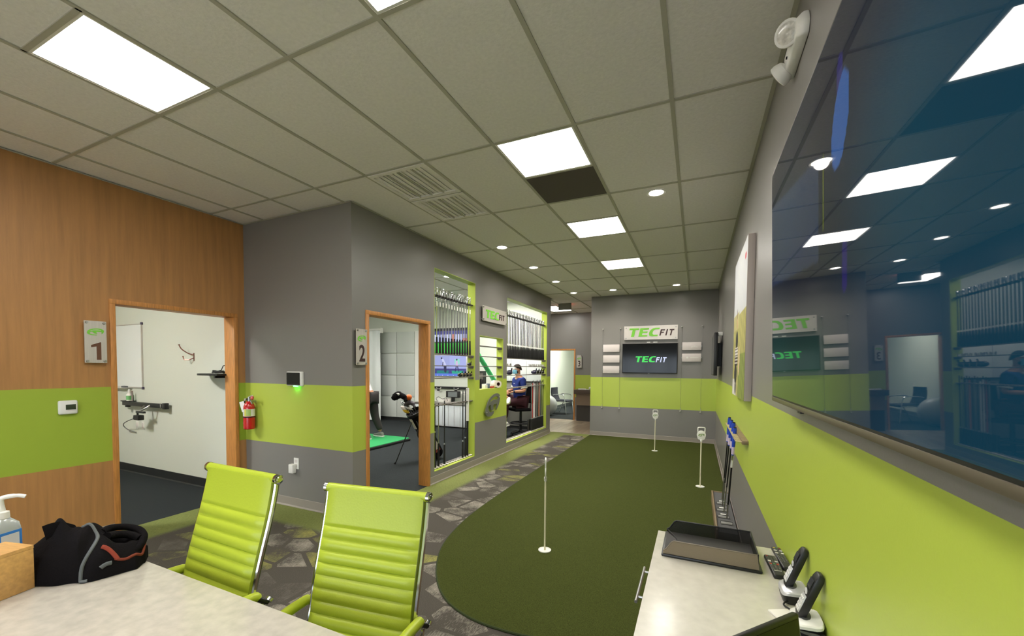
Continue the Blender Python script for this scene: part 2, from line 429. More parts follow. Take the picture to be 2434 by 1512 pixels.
# baseboards (coved vinyl, with a toe)
def baseboard(name, a, b, n, m=None, h=.1):
    a = Vector((*a, 0)); b = Vector((*b, 0)); n = Vector((*n, 0))
    pr = [(.0, 0), (.016, 0), (.014, .006), (.006, .016), (.005, h-.004), (.003, h), (0, h)]
    struct(name, MB().loft([[p+n*x+Vector((0,0,z)) for x, z in pr] for p in (a, b)]), m or M['baseboard'])
baseboard('baseboard_left', (XW, -2.7), (XW, D1[0]), (1,0))
baseboard('baseboard_left', (XW, D1[1]), (XW, YG), (1,0))
baseboard('baseboard_corner', (XW, YG), (XL, YG), (0,-1))
baseboard('baseboard_middle', (XL, YG), (XL, D2[0]), (1,0))
baseboard('baseboard_middle', (XL, D2[1]), (XL, YE), (1,0))
baseboard('baseboard_back', (XB, YB), (XR, YB), (0,-1))
baseboard('baseboard_right', (XR, -2.7), (XR, YB), (-1,0))
baseboard('baseboard_hall', (D3[1], 12.2), (-1.6, 12.2), (0,-1))
baseboard('baseboard_office', (-8.3, YG), (XWI, YG), (0,-1), M['black_base'], .12)
baseboard('baseboard_bay', (-10, BKF), (XLI, BKF), (0,-1), M['black_base'], .1)
baseboard('baseboard_room', (-4.85, 12.35), (-4.85, 18.1), (1,0), mat('dark_gray_base', (72,78,80), .5), .11)
# wall angle under the ceiling along the walls
struct('trim_2', MB().box(XR-.022, XR, -2.7, YB, H-.004, H), M['grid'])
struct('trim_3', MB().box(XL, XL+.022, YG, YE, H-.004, H), M['grid'])
struct('trim_4', MB().box(XW, XL, YG-.022, YG, H-.004, H), M['grid'])
struct('trim_5', MB().box(XB, XR, YB-.022, YB, H-.004, H), M['grid'])
struct('trim_6', MB().box(XW, XW+.022, -2.7, YG, H-.004, H), M['grid'])
# doors: oak frames without leaves
def doorframe(name, axis, a0, a1, d, w=.043):
    e = tag(bpy.data.objects.new(name, None), kind='structure'); COL.objects.link(e)
    def bx(u0, u1, z0, z1): return MB().box(a0, a1, u0, u1, z0, z1) if axis == 'x' else MB().box(u0, u1, a0, a1, z0, z1)
    part('door_jamb', bx(d[0], d[0]+w, 0, d[3]-w), M['oak'], e, .003)
    part('door_jamb', bx(d[1]-w, d[1], 0, d[3]-w), M['oak'], e, .003)
    part('door_head', bx(d[0], d[1], d[3]-w, d[3]), M['oak'], e, .003)
    return e
doorframe('door_1', 'x', XWI-.014, XW+.014, D1)
doorframe('door_2', 'x', XLI-.014, XL+.014, D2)
doorframe('door_3', 'y', 12.186, 12.36, D3)
# window openings with green painted linings
for k, q in enumerate((W1, W2, W3)):
    e = tag(bpy.data.objects.new('window_%d' % (k+1), None), kind='structure'); COL.objects.link(e)
    t = .008
    part('jamb_lining', MB().box(XLI, XL-.001, q[0], q[0]+t, q[2], q[3]), M['green_paint'], e)
    part('jamb_lining', MB().box(XLI, XL-.001, q[1]-t, q[1], q[2], q[3]), M['green_paint'], e)
    part('head_lining', MB().box(XLI, XL-.001, q[0], q[1], q[3]-t, q[3]), M['green_paint'], e)
    part('sill_lining', MB().box(XLI, XL-.001, q[0], q[1], q[2], q[2]+t), M['green_paint'], e)
# ---------------------------------------------------------------- ceilings: bars and tiles one by one
LIGHTS = []   # (x0, y0) of the 2x2 light panels
def cell(i, j, half=0): return (X0+i*T, Y0+j*2*T+half*T)
panels = [(0,1,0,0),(0,2,1,0),(0,4,0,.03),(-3,-1,1,0),(0,-1,1,0),(0,-2,0,0),(-3,-2,0,0)]  # last two are unseen, added behind the camera for their light
VENTS = [(-2,1,0),(-2,1,1)]; DARK = (0,1,1)
used = set()
for i, j, h, s in panels: used.add((i, j, h))
for v in VENTS: used.add(v)
used.add(DARK)
def clip(r, q):
    a = (max(r[0], q[0]), min(r[1], q[1]), max(r[2], q[2]), min(r[3], q[3]))
    return a if a[1]-a[0] > .004 and a[3]-a[2] > .004 else None
tile_cache = {}
def ceiling(name, rects, skip, iy, jy):
    e = tag(bpy.data.objects.new(name, None), kind='structure'); COL.objects.link(e)
    g = .011
    for q in rects:
        part('ceiling_deck', MB().box(q[0]-.1, q[1]+.1, q[2], q[3], H+.06, H+.09), M['tile'], e)
    for i in range(*iy):
        for j in range(*jy):
            x, y = cell(i, j)
            hs = [h for h in (0, 1) if (i, j, h) in skip]
            cells = [] if len(hs) == 2 else ([(x, x+T, y, y+2*T)] if not hs else [(x, x+T, y+(1-hs[0])*T, y+(2-hs[0])*T)])
            for c in cells:
                for q in rects:
                    r = clip((c[0]+g, c[1]-g, c[2]+g, c[3]-g), q)
                    if r:
                        key = (round(r[1]-r[0], 3), round(r[3]-r[2], 3))
                        if key not in tile_cache:
                            me = MB().box(0, r[1]-r[0], 0, r[3]-r[2], 0, .012).mesh('ceiling_tile'); me.materials.append(M['tile']); tile_cache[key] = me
                        o = ob('ceiling_tile', tile_cache[key], None, e); o.location = (r[0], r[2], H+.007)
            if hs:
                for q in rects:
                    r = clip((x, x+T, y+T-.012, y+T+.012), q)
                    if r: part('grid_bar', MB().box(r[0], r[1], r[2], r[3], H, H+.03), M['grid'], e)
    for i in range(*iy):
        for q in rects:
            x = X0+i*T; r = clip((x-.012, x+.012, q[2], q[3]), q)
            if r: part('grid_bar', MB().box(r[0], r[1], r[2], r[3], H, H+.03), M['grid'], e)
    for j in range(*jy):
        for q in rects:
            y = Y0+j*2*T; r = clip((q[0], q[1], y-.012, y+.012), q)
            if r: part('grid_bar', MB().box(r[0], r[1], r[2], r[3], H+.0004, H+.0304), M['grid'], e)
    return e
ceiling('ceiling', [(XW, XL, -2.7, YG), (XL, XR, -2.7, YB), (-5.2, -1.6, YB, 12.2)], used, (-7, 4), (-4, 10))
BAYD = glow('added_bay_diffuser', LIGHT_COL, 58.0)
BAYL = {(-5,3,0),(-9,2,0),(-9,4,0),(-12,3,0),(-5,5,1)}  # panels added out of sight to brighten the golf bay
ceiling('ceiling_bay', [(-10, XLI, YG+.2, BKF)], BAYL, (-15, -2), (0, 8))
def light_panel(i, j, h, s, label, grp=None, dm=None):
    x, y = cell(i, j, h); y += s
    t = thing('ceiling_light', label, 'light', (x+T/2, y+T/2, H+.004), group=grp); a = T/2-.012
    f = MB()
    for (p, q, r, u) in ((-a, a, -a, -a+.014), (-a, a, a-.014, a), (-a, -a+.014, -a+.014, a-.014), (a-.014, a, -a+.014, a-.014)): f.box(p, q, r, u, -.002, .02)
    part('frame', f, M['white'], t); part('diffuser', MB().box(-a+.013, a-.013, -a+.013, a-.013, 0, .004), dm or DIFF, t)
LL = ['square light panel in the ceiling, beside the dark ceiling square', 'third light panel along the ceiling above the putting green', 'farthest light panel above the putting green, nearest the back wall',
      'large light panel at upper left above the wood wall', 'light panel cut by the top edge of the photo, left of centre']
for k, (i, j, h, s) in enumerate(panels):
    light_panel(i, j, h, s, LL[k] if k < 5 else ['unseen right-hand ceiling light panel added behind the camera', 'unseen left-hand ceiling light panel added behind the camera'][k-5])
LL[1] = 'middle light panel above the putting green, between the dark square and the farthest panel'
for k, (i, j, h) in enumerate(BAYL): light_panel(i, j, h, 0, 'unseen added golf bay ceiling light panel, '+['second row from door 2', 'deepest row, above the hitting mat side', 'deep row, above the screen curtain', 'farthest from the window wall', 'nearest the seated man'][k], 'added golf bay light panels', BAYD)
x, y = cell(*DARK)
single('ceiling_grille', MB().box(x+.012, x+T-.012, y+.012, y+T-.012, H+.003, H+.012), mat('charcoal_panel', (92,86,80), .9, bump=(150,.3)),
       'dark gray square ceiling panel touching the end of the nearest light panel', 'ceiling panel')
for k, v in enumerate(VENTS):
    x, y = cell(*v)
    t = thing('ceiling_vent', ['nearer pale slatted air vent in the ceiling left of centre', 'farther pale slatted air vent with see-through slots, left of centre'][k], 'vent', (x+T/2, y+T/2, H))
    a = T/2-.012; f = MB()
    for (p, q, r, u) in ((-a, a, -a, -a+.045), (-a, a, a-.045, a), (-a, -a+.03, -a+.045, a-.045), (a-.03, a, -a+.045, a-.045)): f.box(p, q, r, u, -.004, .012)
    part('frame', f, M['tile'], t); part('backing', MB().box(-a, a, -a, a, .02, .024), M['tile'], t)
    for s in range(11):
        xx = -a+.05+s*(2*a-.1)/10
        part('slat', MB().box(-.0235, .0235, -a+.045, a-.045, -.001, .001, Matrix.Translation((xx, 0, .006)) @ Matrix.Rotation(.12, 4, 'Y')), M['tile'], t)
    for s in range(3):
        xx = -a+.03+(s+1)*(2*a-.06)/4
        part('divider', MB().box(xx-.006, xx+.006, -a+.04, a-.04, -.005, .01), M['grid'], t)
# downlights
def downlight(x, y, label, grp=None, spot=True):
    t = thing('downlight', label, 'light', (x, y, H), group=grp)
    part('trim_ring', MB().lathe([(.062,.004),(.088,.004),(.09,-.003),(.084,-.007),(.066,-.004),(.06,.004)], 28), M['white'], t, smooth=True)
    part('lens', MB().lathe([(.001,.0),(.061,.0),(.061,.004),(.001,.004)], 24), LENS, t)
    if spot:
        l = bpy.data.lights.new('downlight_lamp', 'SPOT'); l.energy = SPOT_W; l.color = (1,.93,.82); l.spot_size = 2.55; l.spot_blend = .9; l.shadow_soft_size = .05
        o = bpy.data.objects.new('downlight_lamp', l); COL.objects.link(o); o.parent = t; o.location = (0, 0, -.012)
downlight(-.374, 4.158, 'round downlight to the right of the light panels, nearest the camera')
downlight(-2.43, 5.177, 'first round downlight of the row above the window wall')
downlight(-2.44, 6.415, 'second round downlight of the row above the window wall')
downlight(-2.445, 7.618, 'third round downlight of the row above the window wall')
downlight(-2.45, 8.90, 'last round downlight of the row above the window wall, by the hall')
downlight(-1.614, 8.896, 'round downlight by the back wall, left of the two over the back sign')
downlight(-.389, 8.84, 'round downlight by the back wall, nearest the right wall')
downlight(-4.096, 6.43, 'round downlight seen through the top of the left tall opening')
# hall ceiling light and the exit box
t = thing('hall_light', 'small bright light panel on the hall ceiling by the end of the window wall', 'light', (-3.59, 11.1, H))
part('frame', MB().box(-.19,.19,-.48,.48,-.003,.0), M['white'], t); part('diffuser', MB().box(-.18,.18,-.47,.47,-.006,-.0032), DIFF, t)
t = thing('exit_light', 'gray box hung from the hall ceiling with a bright strip under it', 'exit sign', (-3.06, 10.3, 3.0))
part('housing', MB().box(-.165,.165,-.03,.03,.022,.205), mat('exit_housing', (120,118,108), .5), t, .006)
part('light_strip', MB().box(-.155,.155,-.026,.026,.006,.021), glow('exit_strip', (1,.97,.9), 9), t)
part('canopy', MB().box(-.06,.06,-.04,.04,.2,.183+.02), M['grid'], t)
part('red_face', MB().box(-.14,.14,.0305,.034,.05,.18), glow('exit_red', (1,.1,.03), 5), t)
l = bpy.data.lights.new('added_office_lamp', 'AREA'); l.energy = 72; l.color = (1,.97,.9); l.size = .6
for nm, x, y, e in (('added_office_lamp', -6.2, .7, 430), ('added_room_lamp', -3.7, 14.5, 560)):  # unseen panels added to light the office and the far room
    t = thing('ceiling_light', {'added_office_lamp': 'unseen added ceiling light panel of office 1, behind the wood wall', 'added_room_lamp': 'unseen added ceiling light panel of room 3, beyond the hall'}[nm], 'light', (x, y, H-.06))
    part('frame', MB().box(-.32,.32,-.32,.32,.0,.04), M['white'], t)
    part('diffuser', MB().box(-.3,.3,-.3,.3,-.006,-.001), glow('added_room_diffuser', (1,.99,.93), e/5), t)
bpy.data.lights.remove(l)
# ---------------------------------------------------------------- lettering and emblem shapes (drawn as outlines)
EMB = [(-1,-.13),(-.906,.15),(-.76,.29),(-.575,.387),(-.33,.46),(-.1,.505),(.14,.53),(.37,.53),(.56,.51),(.745,.467),(.88,.39),(.957,.292),(.99,.2),(.995,.104),(.96,-.02),(.887,-.132),(.79,-.22),(.698,-.274),
       (.72,-.13),(.72,-.04),(.65,.033),(.35,.025),(.085,.01),(.085,-.085),(.14,-.16),(.226,-.203),(.13,-.264),(0,-.265),(-.1,-.25),(-.2,-.19),(-.27,-.108),(-.32,-.05),(-.34,.01),(-.53,.01),(-.63,-.03),(-.69,-.085),(-.717,-.2),(-.67,-.27),(-.575,-.32),(-.42,-.38),(-.245,-.415),(0,-.425),(.2,-.415),
       (.13,-.495),(-.06,-.517),(-.245,-.523),(-.45,-.512),(-.62,-.486),(-.77,-.44),(-.88,-.368),(-.96,-.29),(-.99,-.226)]
EMH = [(-.646,.104),(-.57,.18),(-.48,.245),(-.3,.32),(-.1,.363),(.1,.385),(.32,.387),(.52,.36),(.675,.316),(.65,.22),(.45,.235),(.226,.245),(0,.24),(-.15,.22),(-.32,.19),(-.48,.14)]
def emblem(parent, F, hw, m, d=.002, ys=1.0, name='emblem'):
    me = curve_mesh(name, [[(x*hw, y*hw*ys) for x, y in EMB], [(x*hw, y*hw*ys) for x, y in EMH]], d)
    return placed(name, me, F, m, parent)
def Cshape():
    o = [(1,1),(.55,1),(.32,.95),(.14,.82),(.04,.65),(0,.45),(.02,.25),(.1,.1),(.25,.02),(.42,0),(.98,0),(.98,.19),(.55,.19),(.44,.24),(.38,.36),(.37,.5),(.4,.65),(.48,.76),(.6,.81),(1,.81)]
    return o
LET = {'T': (1.05, [(0,1),(1.05,1),(1.05,.8),(.7,.8),(.7,0),(.36,0),(.36,.8),(0,.8)]),
       'E': (.95, [(0,0),(0,1),(.95,1),(.95,.81),(.36,.81),(.36,.6),(.88,.6),(.88,.42),(.36,.42),(.36,.19),(.95,.19),(.95,0)]),
       'C': (1.0, Cshape()),
       'f': (.62, [(0,0),(0,1),(.62,1),(.62,.8),(.2,.8),(.2,.6),(.55,.6),(.55,.41),(.2,.41),(.2,0)]),
       'i': (.2, [(0,0),(0,1),(.2,1),(.2,0)]),
       't': (.66, [(0,1),(.66,1),(.66,.8),(.43,.8),(.43,0),(.23,0),(.23,.8),(0,.8)])}
def wordmark(parent, F, h, W, mg, mf, d=.004, shear=.2, fit_h=.72, fit_y=.08):
    """TEC FIT lettering, total width W centred on the frame; one piece per letter"""
    xs = 0; items = []
    for ch, sc in (('T',1),('E',1),('C',1),(' ',1),('f',fit_h),('i',fit_h),('t',fit_h)):
        if ch == ' ': xs += .03; continue
        w_, poly = LET[ch]; items.append((ch, xs, sc, poly)); xs += w_*sc + (.12 if sc == 1 else .17)
    xs -= .17; k = W/(xs+shear)
    for ch, x, sc, poly in items:
        y0 = 0 if sc == 1 else fit_y
        pts = [(((x+px*sc)+shear*(y0+py*sc))*k-W/2, (y0+py*sc-.5)*h) for px, py in poly]
        part('letter', MB().prism(pts, F, d), mg if sc == 1 else mf, parent)
def standoffs(parent, F, pts, r=.012, L=.04):
    for x, y in pts:
        p = MB().cyl(F @ Vector((x, y, -L)), F @ Vector((x, y, -.004)), r*.7, n=10); p.cyl(F @ Vector((x, y, .0)), F @ Vector((x, y, .012)), r, r*.8, n=12)
        part('standoff', p, M['steel'], parent, smooth=True)
def plate(F, w_, h_, d=.004): return MB().prism([(-w_/2,-h_/2),(w_/2,-h_/2),(w_/2,h_/2),(-w_/2,h_/2)], F @ Matrix.Translation((0,0,-d)), d)
EX, EY, EZ = (1,0,0), (0,1,0), (0,0,1)
FL = FR((0,0,0), EY, EZ)            # on walls facing +x, local frame
FB = FR((0,0,0), EX, EZ)            # on walls facing -y
FRT = FR((0,0,0), (0,-1,0), EZ)     # on walls facing -x
def number_sign(num, label, loc, F, size, nm):
    t = thing('number_sign', label, 'sign', loc)
    w_, h_ = .149, .365
    part('plate', plate(F, w_, h_, .005), M['plate'], t)
    emblem(t, F @ Matrix.Translation((0, h_*.24, .001)), .057, M['logo_green'])
    if num == '1':
        me = curve_mesh('numeral', [[(-.036,.045),(-.036,.026),(.0,.034),(.0,-.082),(.031,-.082),(.031,.072),(.026,.072)]], .002)
    else: me = text_mesh('numeral', num, .235, .002, .0045, 0, .74)
    placed('numeral', me, F @ Matrix.Translation((.004, -h_*.2, .0012)), nm, t)
    standoffs(t, F, [(sx*(w_/2-.016), sy*(h_/2-.016)) for sx in (-1,1) for sy in (-1,1)], .011, .038)
    return t
number_sign('1', 'number 1 door sign on the wood wall', (XW+.042, 1.8, 1.751), FL, 1, M['logo_brown'])
number_sign('2', 'number 2 door sign at the gray wall corner', (XL+.042, 3.244, 1.752), FL, 1, M['logo_dark'])
number_sign('3', 'number 3 door sign in the hall', (-3.155, 12.2-.042, 1.75), FB, 1, M['logo_dark'])
# wordmark signs
t = thing('wordmark_sign', 'TEC FIT plate sign on the window wall, seen at an angle', 'sign', (XL+.045, 6.338, 2.422))
part('plate', plate(FL, .915, .242, .006), M['plate'], t)
wordmark(t, FL @ Matrix.Translation((.0,.0,.0)), .13, .72, M['logo_green'], M['logo_dark'], .006, .1)
standoffs(t, FL, [(sx*.43, sy*.097) for sx in (-1,1) for sy in (-1,1)], .014, .044)
t = thing('wordmark_sign', 'long TEC FIT plate sign on the back wall above the television', 'sign', (-.924, YB-.042, 2.334))
part('plate', plate(FB, 1.098, .30, .006), M['plate'], t)
wordmark(t, FB @ Matrix.Translation((.01,.008,0)), .185, .965, M['logo_green'], M['logo_dark'], .005, .22)
standoffs(t, FB, [(sx*.51, sy*.112) for sx in (-1,1) for sy in (-1,1)], .014, .04)
t = thing('emblem_sign', 'gray oval logo plate on the green band under the small opening', 'sign', (XL+.04, 6.272, .925))
EM2 = {(-.67,-.27):(-.6,-.19),(-.717,-.2):(-.64,-.13),(-.575,-.32):(-.5,-.245),(-.42,-.38):(-.36,-.3),(-.245,-.415):(-.18,-.33),(0,-.425):(.05,-.335),(.2,-.415):(.36,-.29),(.13,-.495):(.34,-.43),(-.06,-.517):(.1,-.51),(.72,-.13):(.66,-.16),(.72,-.04):(.66,-.06),(.65,.033):(.6,.02)}
me = curve_mesh('emblem_plate', [[(x*.238+.42*y*.352, y*.352) for x, y in [EM2.get(p, p) for p in EMB]], [(x*.238+.42*y*.352, y*.352) for x, y in EMH]], .012)
placed('emblem_plate', me, FL, mat('gray_emblem', (104,106,98), .5), t)
standoffs(t, FL @ Matrix.Translation((0,0,.004)), [(-.23,-.11),(.24,.12)], .011, .04)
# ---------------------------------------------------------------- putting green
edge = crom([(-2.205,9.578),(-2.19,8.0),(-2.172,6.406),(-2.154,4.9),(-2.117,3.885),(-2.046,3.34),(-1.948,2.975),(-1.794,2.67),(-1.624,2.439),(-1.448,2.288),(-1.255,2.205),(-1.067,2.178),(-.833,2.193),(-.55,2.29),(-.316,2.42),(.1,2.5),(.358,2.5)], 5)
poly = [(p[0], p[1]) for p in edge]+[(.358, 9.578)]
t = thing('putting_green', 'dark green artificial putting turf with a curved edge laid on the carpet', 'turf', (0,0,0))
part('turf_mat', MB().prism(poly, ID4, .012), M['turf'], t)
part('edge_binding', MB().tube([(x, y, .006) for x, y in poly[:-1]], .007, 6), mat('turf_edge', (46,58,24), .9), t)
def practice_pin(x, y, face, label, top):
    t = thing('practice_pin', label, 'golf pin', (x, y, .0125))
    part('cup', MB().lathe([(.001,.0),(.054,.0),(.054,.007),(.05,.008),(.046,.003),(.001,.003)], 32), M['white'], t, smooth=True)
    h = top-.0125
    part('pole', MB().cyl((0,0,.003), (0,0,h-.165), .0075, n=12), mat('cream_pole', (236,228,200), .4), t, smooth=True)
    F = FR((0,0,0), (math.cos(face), math.sin(face), 0), EZ)
    part('socket', MB().lathe([(.009,h-.19),(.012,h-.185),(.013,h-.155),(.009,h-.15)], 14), M['white'], t, smooth=True)
    z = h-.098
    o = [(.054*math.cos(a), .058*math.sin(a)+(-.012 if math.sin(a) < -.6 else 0)) for a in [2*PI*k/28 for k in range(28)]]
    part('paddle', MB().prism(o, F @ Matrix.Translation((0, z, -.006)), .012), M['white'], t, .002)
    lo = crom([(-.04,.03,0),(-.042,.085,0),(-.03,.098,0),(.03,.098,0),(.042,.085,0),(.04,.03,0)], 5)
    part('handle', MB().tube([F @ Vector((p.x, p.y+z, 0)) for p in lo], .0065, 8), M['white'], t, smooth=True)
    e = mat('pale_logo', (120,150,84), .6)
    emblem(t, F @ Matrix.Translation((0, z, .007)), .036, e, .001); emblem(t, F @ Matrix.Rotation(PI,4,'Y') @ Matrix.Translation((0, z, .007)), .036, e, .001)
    return t
practice_pin(-1.128, 3.295, math.radians(109), 'white practice pin seen edge-on, nearest on the turf', .79)
practice_pin(.076, 5.994, .08, 'white practice pin with round paddle near the putter rack', .79)
practice_pin(-.677, 8.236, .0, 'farthest white practice pin, by the back wall', .78)
# ---------------------------------------------------------------- meeting table
TZ = .74
t = thing('meeting_table', 'white quartz-topped meeting table at lower left', 'table', (-1.62, .3, 0))
part('tabletop', MB().box(-.98, .96, -.85, .617, TZ-.03, TZ), M['quartz'], t, .003)
for sx in (-.72, .72):
    part('leg', MB().box(sx-.05, sx+.05, -.55, .32, .03, TZ-.031), M['gray_metal'], t, .004)
    part('foot', MB().box(sx-.06, sx+.06, -.7, .45, .0, .03), M['gray_metal'], t, .004)
part('apron', MB().box(-.67, .67, -.14, -.1, TZ-.13, TZ-.031), M['gray_metal'], t)
# ---------------------------------------------------------------- lime ribbed chairs
def lime_chair(label, loc, rz, dz):
    t = thing('ribbed_chair', label, 'chair', loc, (0,0,rz), 'lime chairs at the meeting table')
    prof = crom([(0,.0,1.055+dz),(0,-.012,.985+dz),(0,-.034,.892+dz),(0,-.07,.765+dz),(0,-.097,.665+dz),(0,-.118,.57+dz),(0,-.15,.505+dz),(0,-.215,.468+dz),(0,-.35,.462+dz),(0,-.5,.468+dz),(0,-.575,.452+dz)], 40)
    cum = [0]
    for a, b in zip(prof, prof[1:]): cum.append(cum[-1]+(b-a).length)
    Ltot = cum[-1]
    def P(s):
        s = min(max(s, 0), Ltot-1e-6); k = next(i for i in range(len(cum)-1) if cum[i+1] >= s)
        f = (s-cum[k])/max(cum[k+1]-cum[k], 1e-9); p = prof[k].lerp(prof[k+1], f); d = (prof[k+1]-prof[k]).normalized()
        return p, Vector((0, d.z, -d.y))      # normal, out of the front (-y) side
    s0, rib = .157, .0475
    seams = [s0+rib*k for k in range(int((Ltot-.06-s0)/rib)+1)]
    def bulge(s):
        if s < s0: return .007*min(1, (s0-s)/.012+.0) if s0-s < .012 else .007
        q = ((s-s0) % rib)/rib
        return .0125*(math.sin(PI*q))**.5
    hw = .223
    def surf(front):
        def fn(u, v):
            s = v*Ltot; p, n = P(s); x = (u-.5)*2*hw
            e = min(1, (1-abs(u-.5)*2)/.1); d = (bulge(s)*(e**.5) if e < 1 else bulge(s))+.007
            if n.z < 0 or (n.y > 0 and n.z < .1): n = -n
            return p + Vector((x, 0, 0)) + n*(d if front else -d)
        return fn
    # normals toward the sitter: -y on the back, +z on the seat
    N_ = 260
    mb = MB(); mb.grid(surf(True), 16, N_); mb.grid(surf(False), 16, N_)
    n1 = 17; nn = 17*(N_+1)
    for j in range(N_):
        for i in (0, 16):
            a, b = j*n1+i, (j+1)*n1+i; mb.f.append((a, b, b+nn, a+nn))
    for j in (0, N_):
        for i in range(16): mb.f.append((j*n1+i, j*n1+i+1, j*n1+i+1+nn, j*n1+i+nn))
    part('sling', mb, M['leather'], t, smooth=True)
    zt = 1.055+dz
    part('top_roll', MB().cyl((-.232,.008,zt-.004), (.232,.008,zt-.004), .019, n=22), M['leather'], t, smooth=True)
    for sx in (-1, 1):
        part('end_cap', MB().lathe([(.0205,0),(.021,.013),(.018,.015),(.015,.013),(.01,.013),(.008,.0155),(.001,.0155)], 24, Matrix.Translation((sx*.232,.008,zt-.004)) @ Matrix.Rotation(sx*PI/2, 4, 'Y')), M['chrome'], t, smooth=True)
        path = [P(Ltot*k/60)[0]+Vector((sx*.233, .01 if k < 35 else 0, -.006 if k > 35 else 0)) for k in range(61)]
        part('side_rail', MB().tube(path, .0105, 8), M['chrome'], t, smooth=True)
        ax = sx*.254
        part('armrest', MB().tube(crom([(ax,-.1,.61+dz),(ax,-.115,.616+dz),(ax,-.22,.62+dz),(ax,-.33,.606+dz),(ax,-.345,.599+dz)], 5), [.008]+[.02]*18+[.016,.008], 14), M['leather'], t, smooth=True)
        part('arm_loop', MB().tube(crom([(sx*.24,-.13,.5+dz),(ax,-.085,.545+dz),(ax,-.075,.58+dz),(ax,-.1,.609+dz),(ax,-.22,.612+dz),(ax,-.34,.596+dz),(ax,-.4,.54+dz),(sx*.235,-.42,.47+dz)], 6), .0085, 8), M['chrome'], t, smooth=True)
        k = MB().cyl((ax,-.1,.608+dz), (ax+sx*.012,-.06,.578+dz), .01, n=10)
        part('arm_joint', k, M['black'], t, smooth=True)
        part('arm_knob', MB().lathe([(.008,0),(.016,.004),(.016,.016),(.008,.02)], 16, Matrix.Translation((ax+sx*.012,-.06,.578+dz)) @ Matrix.Rotation(-.9,4,'X')), M['chrome'], t, smooth=True)
        part('spreader', MB().cyl((-.22,-.17 if sx<0 else -.48,.47+dz), (.22,-.17 if sx<0 else -.48,.47+dz), .01, n=8), M['chrome'], t, smooth=True)
    part('column', MB().lathe([(.034,.09),(.034,.26),(.02,.26),(.02,.45+dz)], 16, Matrix.Translation((0,-.32,0))), M['chrome'], t, smooth=True)
    for k in range(5):
        a = 2*PI*k/5+.3; c = Vector((math.cos(a), math.sin(a), 0)); o = Vector((0,-.32,0))
        l = part('base_leg', MB().tube([o+c*.03+Vector((0,0,.115)), o+c*.29+Vector((0,0,.072))], [.022,.014], 8), M['chrome'], t, smooth=True)
        wq = Vector((-c.y, c.x, 0)); q = o+c*.285
        part('caster', MB().cyl(q+wq*.02+Vector((0,0,.03)), q-wq*.02+Vector((0,0,.03)), .029, n=16), M['black'], t, smooth=True)
    return t
lime_chair('lime ribbed leather chair left at the table, nearer the wood wall', (-1.789, 1.145, 0), math.radians(-1.2), .035)
lime_chair('lime ribbed leather chair right at the table, nearer the putting green', (-1.183, 1.313, 0), math.radians(8.3), -.015)
# ---------------------------------------------------------------- credenza under the big television
CT = .72
t = thing('credenza', 'low credenza with white quartz top and bar pulls along the right wall', 'cabinet', (.11, 1.4, 0))
part('carcass', MB().box(-.245, .262, -1.0, .85, .08, CT-.024), M['darkwood'], t)
part('countertop', MB().box(-.27, .264, -1.03, .862, CT-.022, CT), mat('pale_quartz', (214,209,199), .22, noise=(22,.06)), t, .002)
part('plinth', MB().box(-.2, .262, -.98, .83, 0, .08), M['black_base'], t)
for k in range(2):
    y0 = .845-.92*(k+1)
    dr = part('door', MB().box(-.264, -.246, y0+.003, y0+.917, .09, CT-.026), M['darkwood'], t, .002)
    hm = MB().cyl((-.3, y0+.30, CT-.055), (-.3, y0+.60, CT-.055), .006, n=12)
    for yy in (y0+.34, y0+.56): hm.cyl((-.3, yy, CT-.055), (-.264, yy, CT-.055), .005, n=8)
    part('bar_pull', hm, M['steel'], dr, smooth=True)
# ---------------------------------------------------------------- big television on the right wall
def tv_img(u, v):
    # soft dark picture: navy above, teal to the right, green low left partly painting the green wall's reflection, one player in blue
    ss = lambda x, a, b: (lambda k: k*k*(3-2*k))(max(0, min(1, (x-a)/(b-a))))
    r, g, b = 16, 26, 48
    k = ss(u, .5, .8)*(1-ss(v, .6, .95)); r -= 4*k; g += 38*k; b += 36*k
    k = (1-ss(v, .1, .5))*(1-ss(u, .4, .7)); r += 18*k; g += 40*k; b += 6*k
    if u < .45 and v > .5-.15*u and v < .86-.3*u: r += 20; g += 26; b += 34
    s = math.sin(u*9+v*4)*math.sin(v*7-u*3); g += 6*s; b += 5*s
    def blob(cx, cy, rx, ry): return ((u-cx)/rx)**2+((v-cy)/ry)**2 < 1
    if blob(.556+.12*(v-.72), .725, .036, .105): return (38, 88, 158)
    if blob(.556, .84, .014, .05): return (40, 36, 104)
    if blob(.577, .37, .012, .07): return (32, 28, 100)
    if abs(u-.4735) < .0032 and .5 < v < .71: return (104, 116, 22)
    return (max(0, r), max(0, g), max(0, b))
t = thing('television', 'huge wall television with dark blue picture on the right wall', 'television', (.288, 1.275, 1.902), (0, math.radians(-1.6), 0))
Wt, Ht = 1.66, .925
part('back_shell', MB().box(.004, .03, -Wt/2, Wt/2, -Ht/2, Ht/2), M['black'], t, .004)
part('bezel', MB().box(-.0035, .004, -Wt/2-.003, Wt/2+.003, -Ht/2-.003, Ht/2+.003), M['black'], t)
part('bottom_trim', MB().box(-.005, .02, -Wt/2-.003, Wt/2+.003, -Ht/2-.02, -Ht/2-.003), mat('tv_trim', (128,118,104), .35, .7), t, .002)
picture('screen', tv_img, 200, 110, FRT @ Matrix.Translation((0,0,.0040)), Wt-.006, Ht-.006, .02, t, emit=.62, spec=.14)
part('sensor', MB().box(-.004, .006, .3, .34, -Ht/2-.026, -Ht/2-.02), M['black'], t)
part('wall_bracket', MB().box(.03, .08, -.3, .3, -.2, .2), M['black'], t)
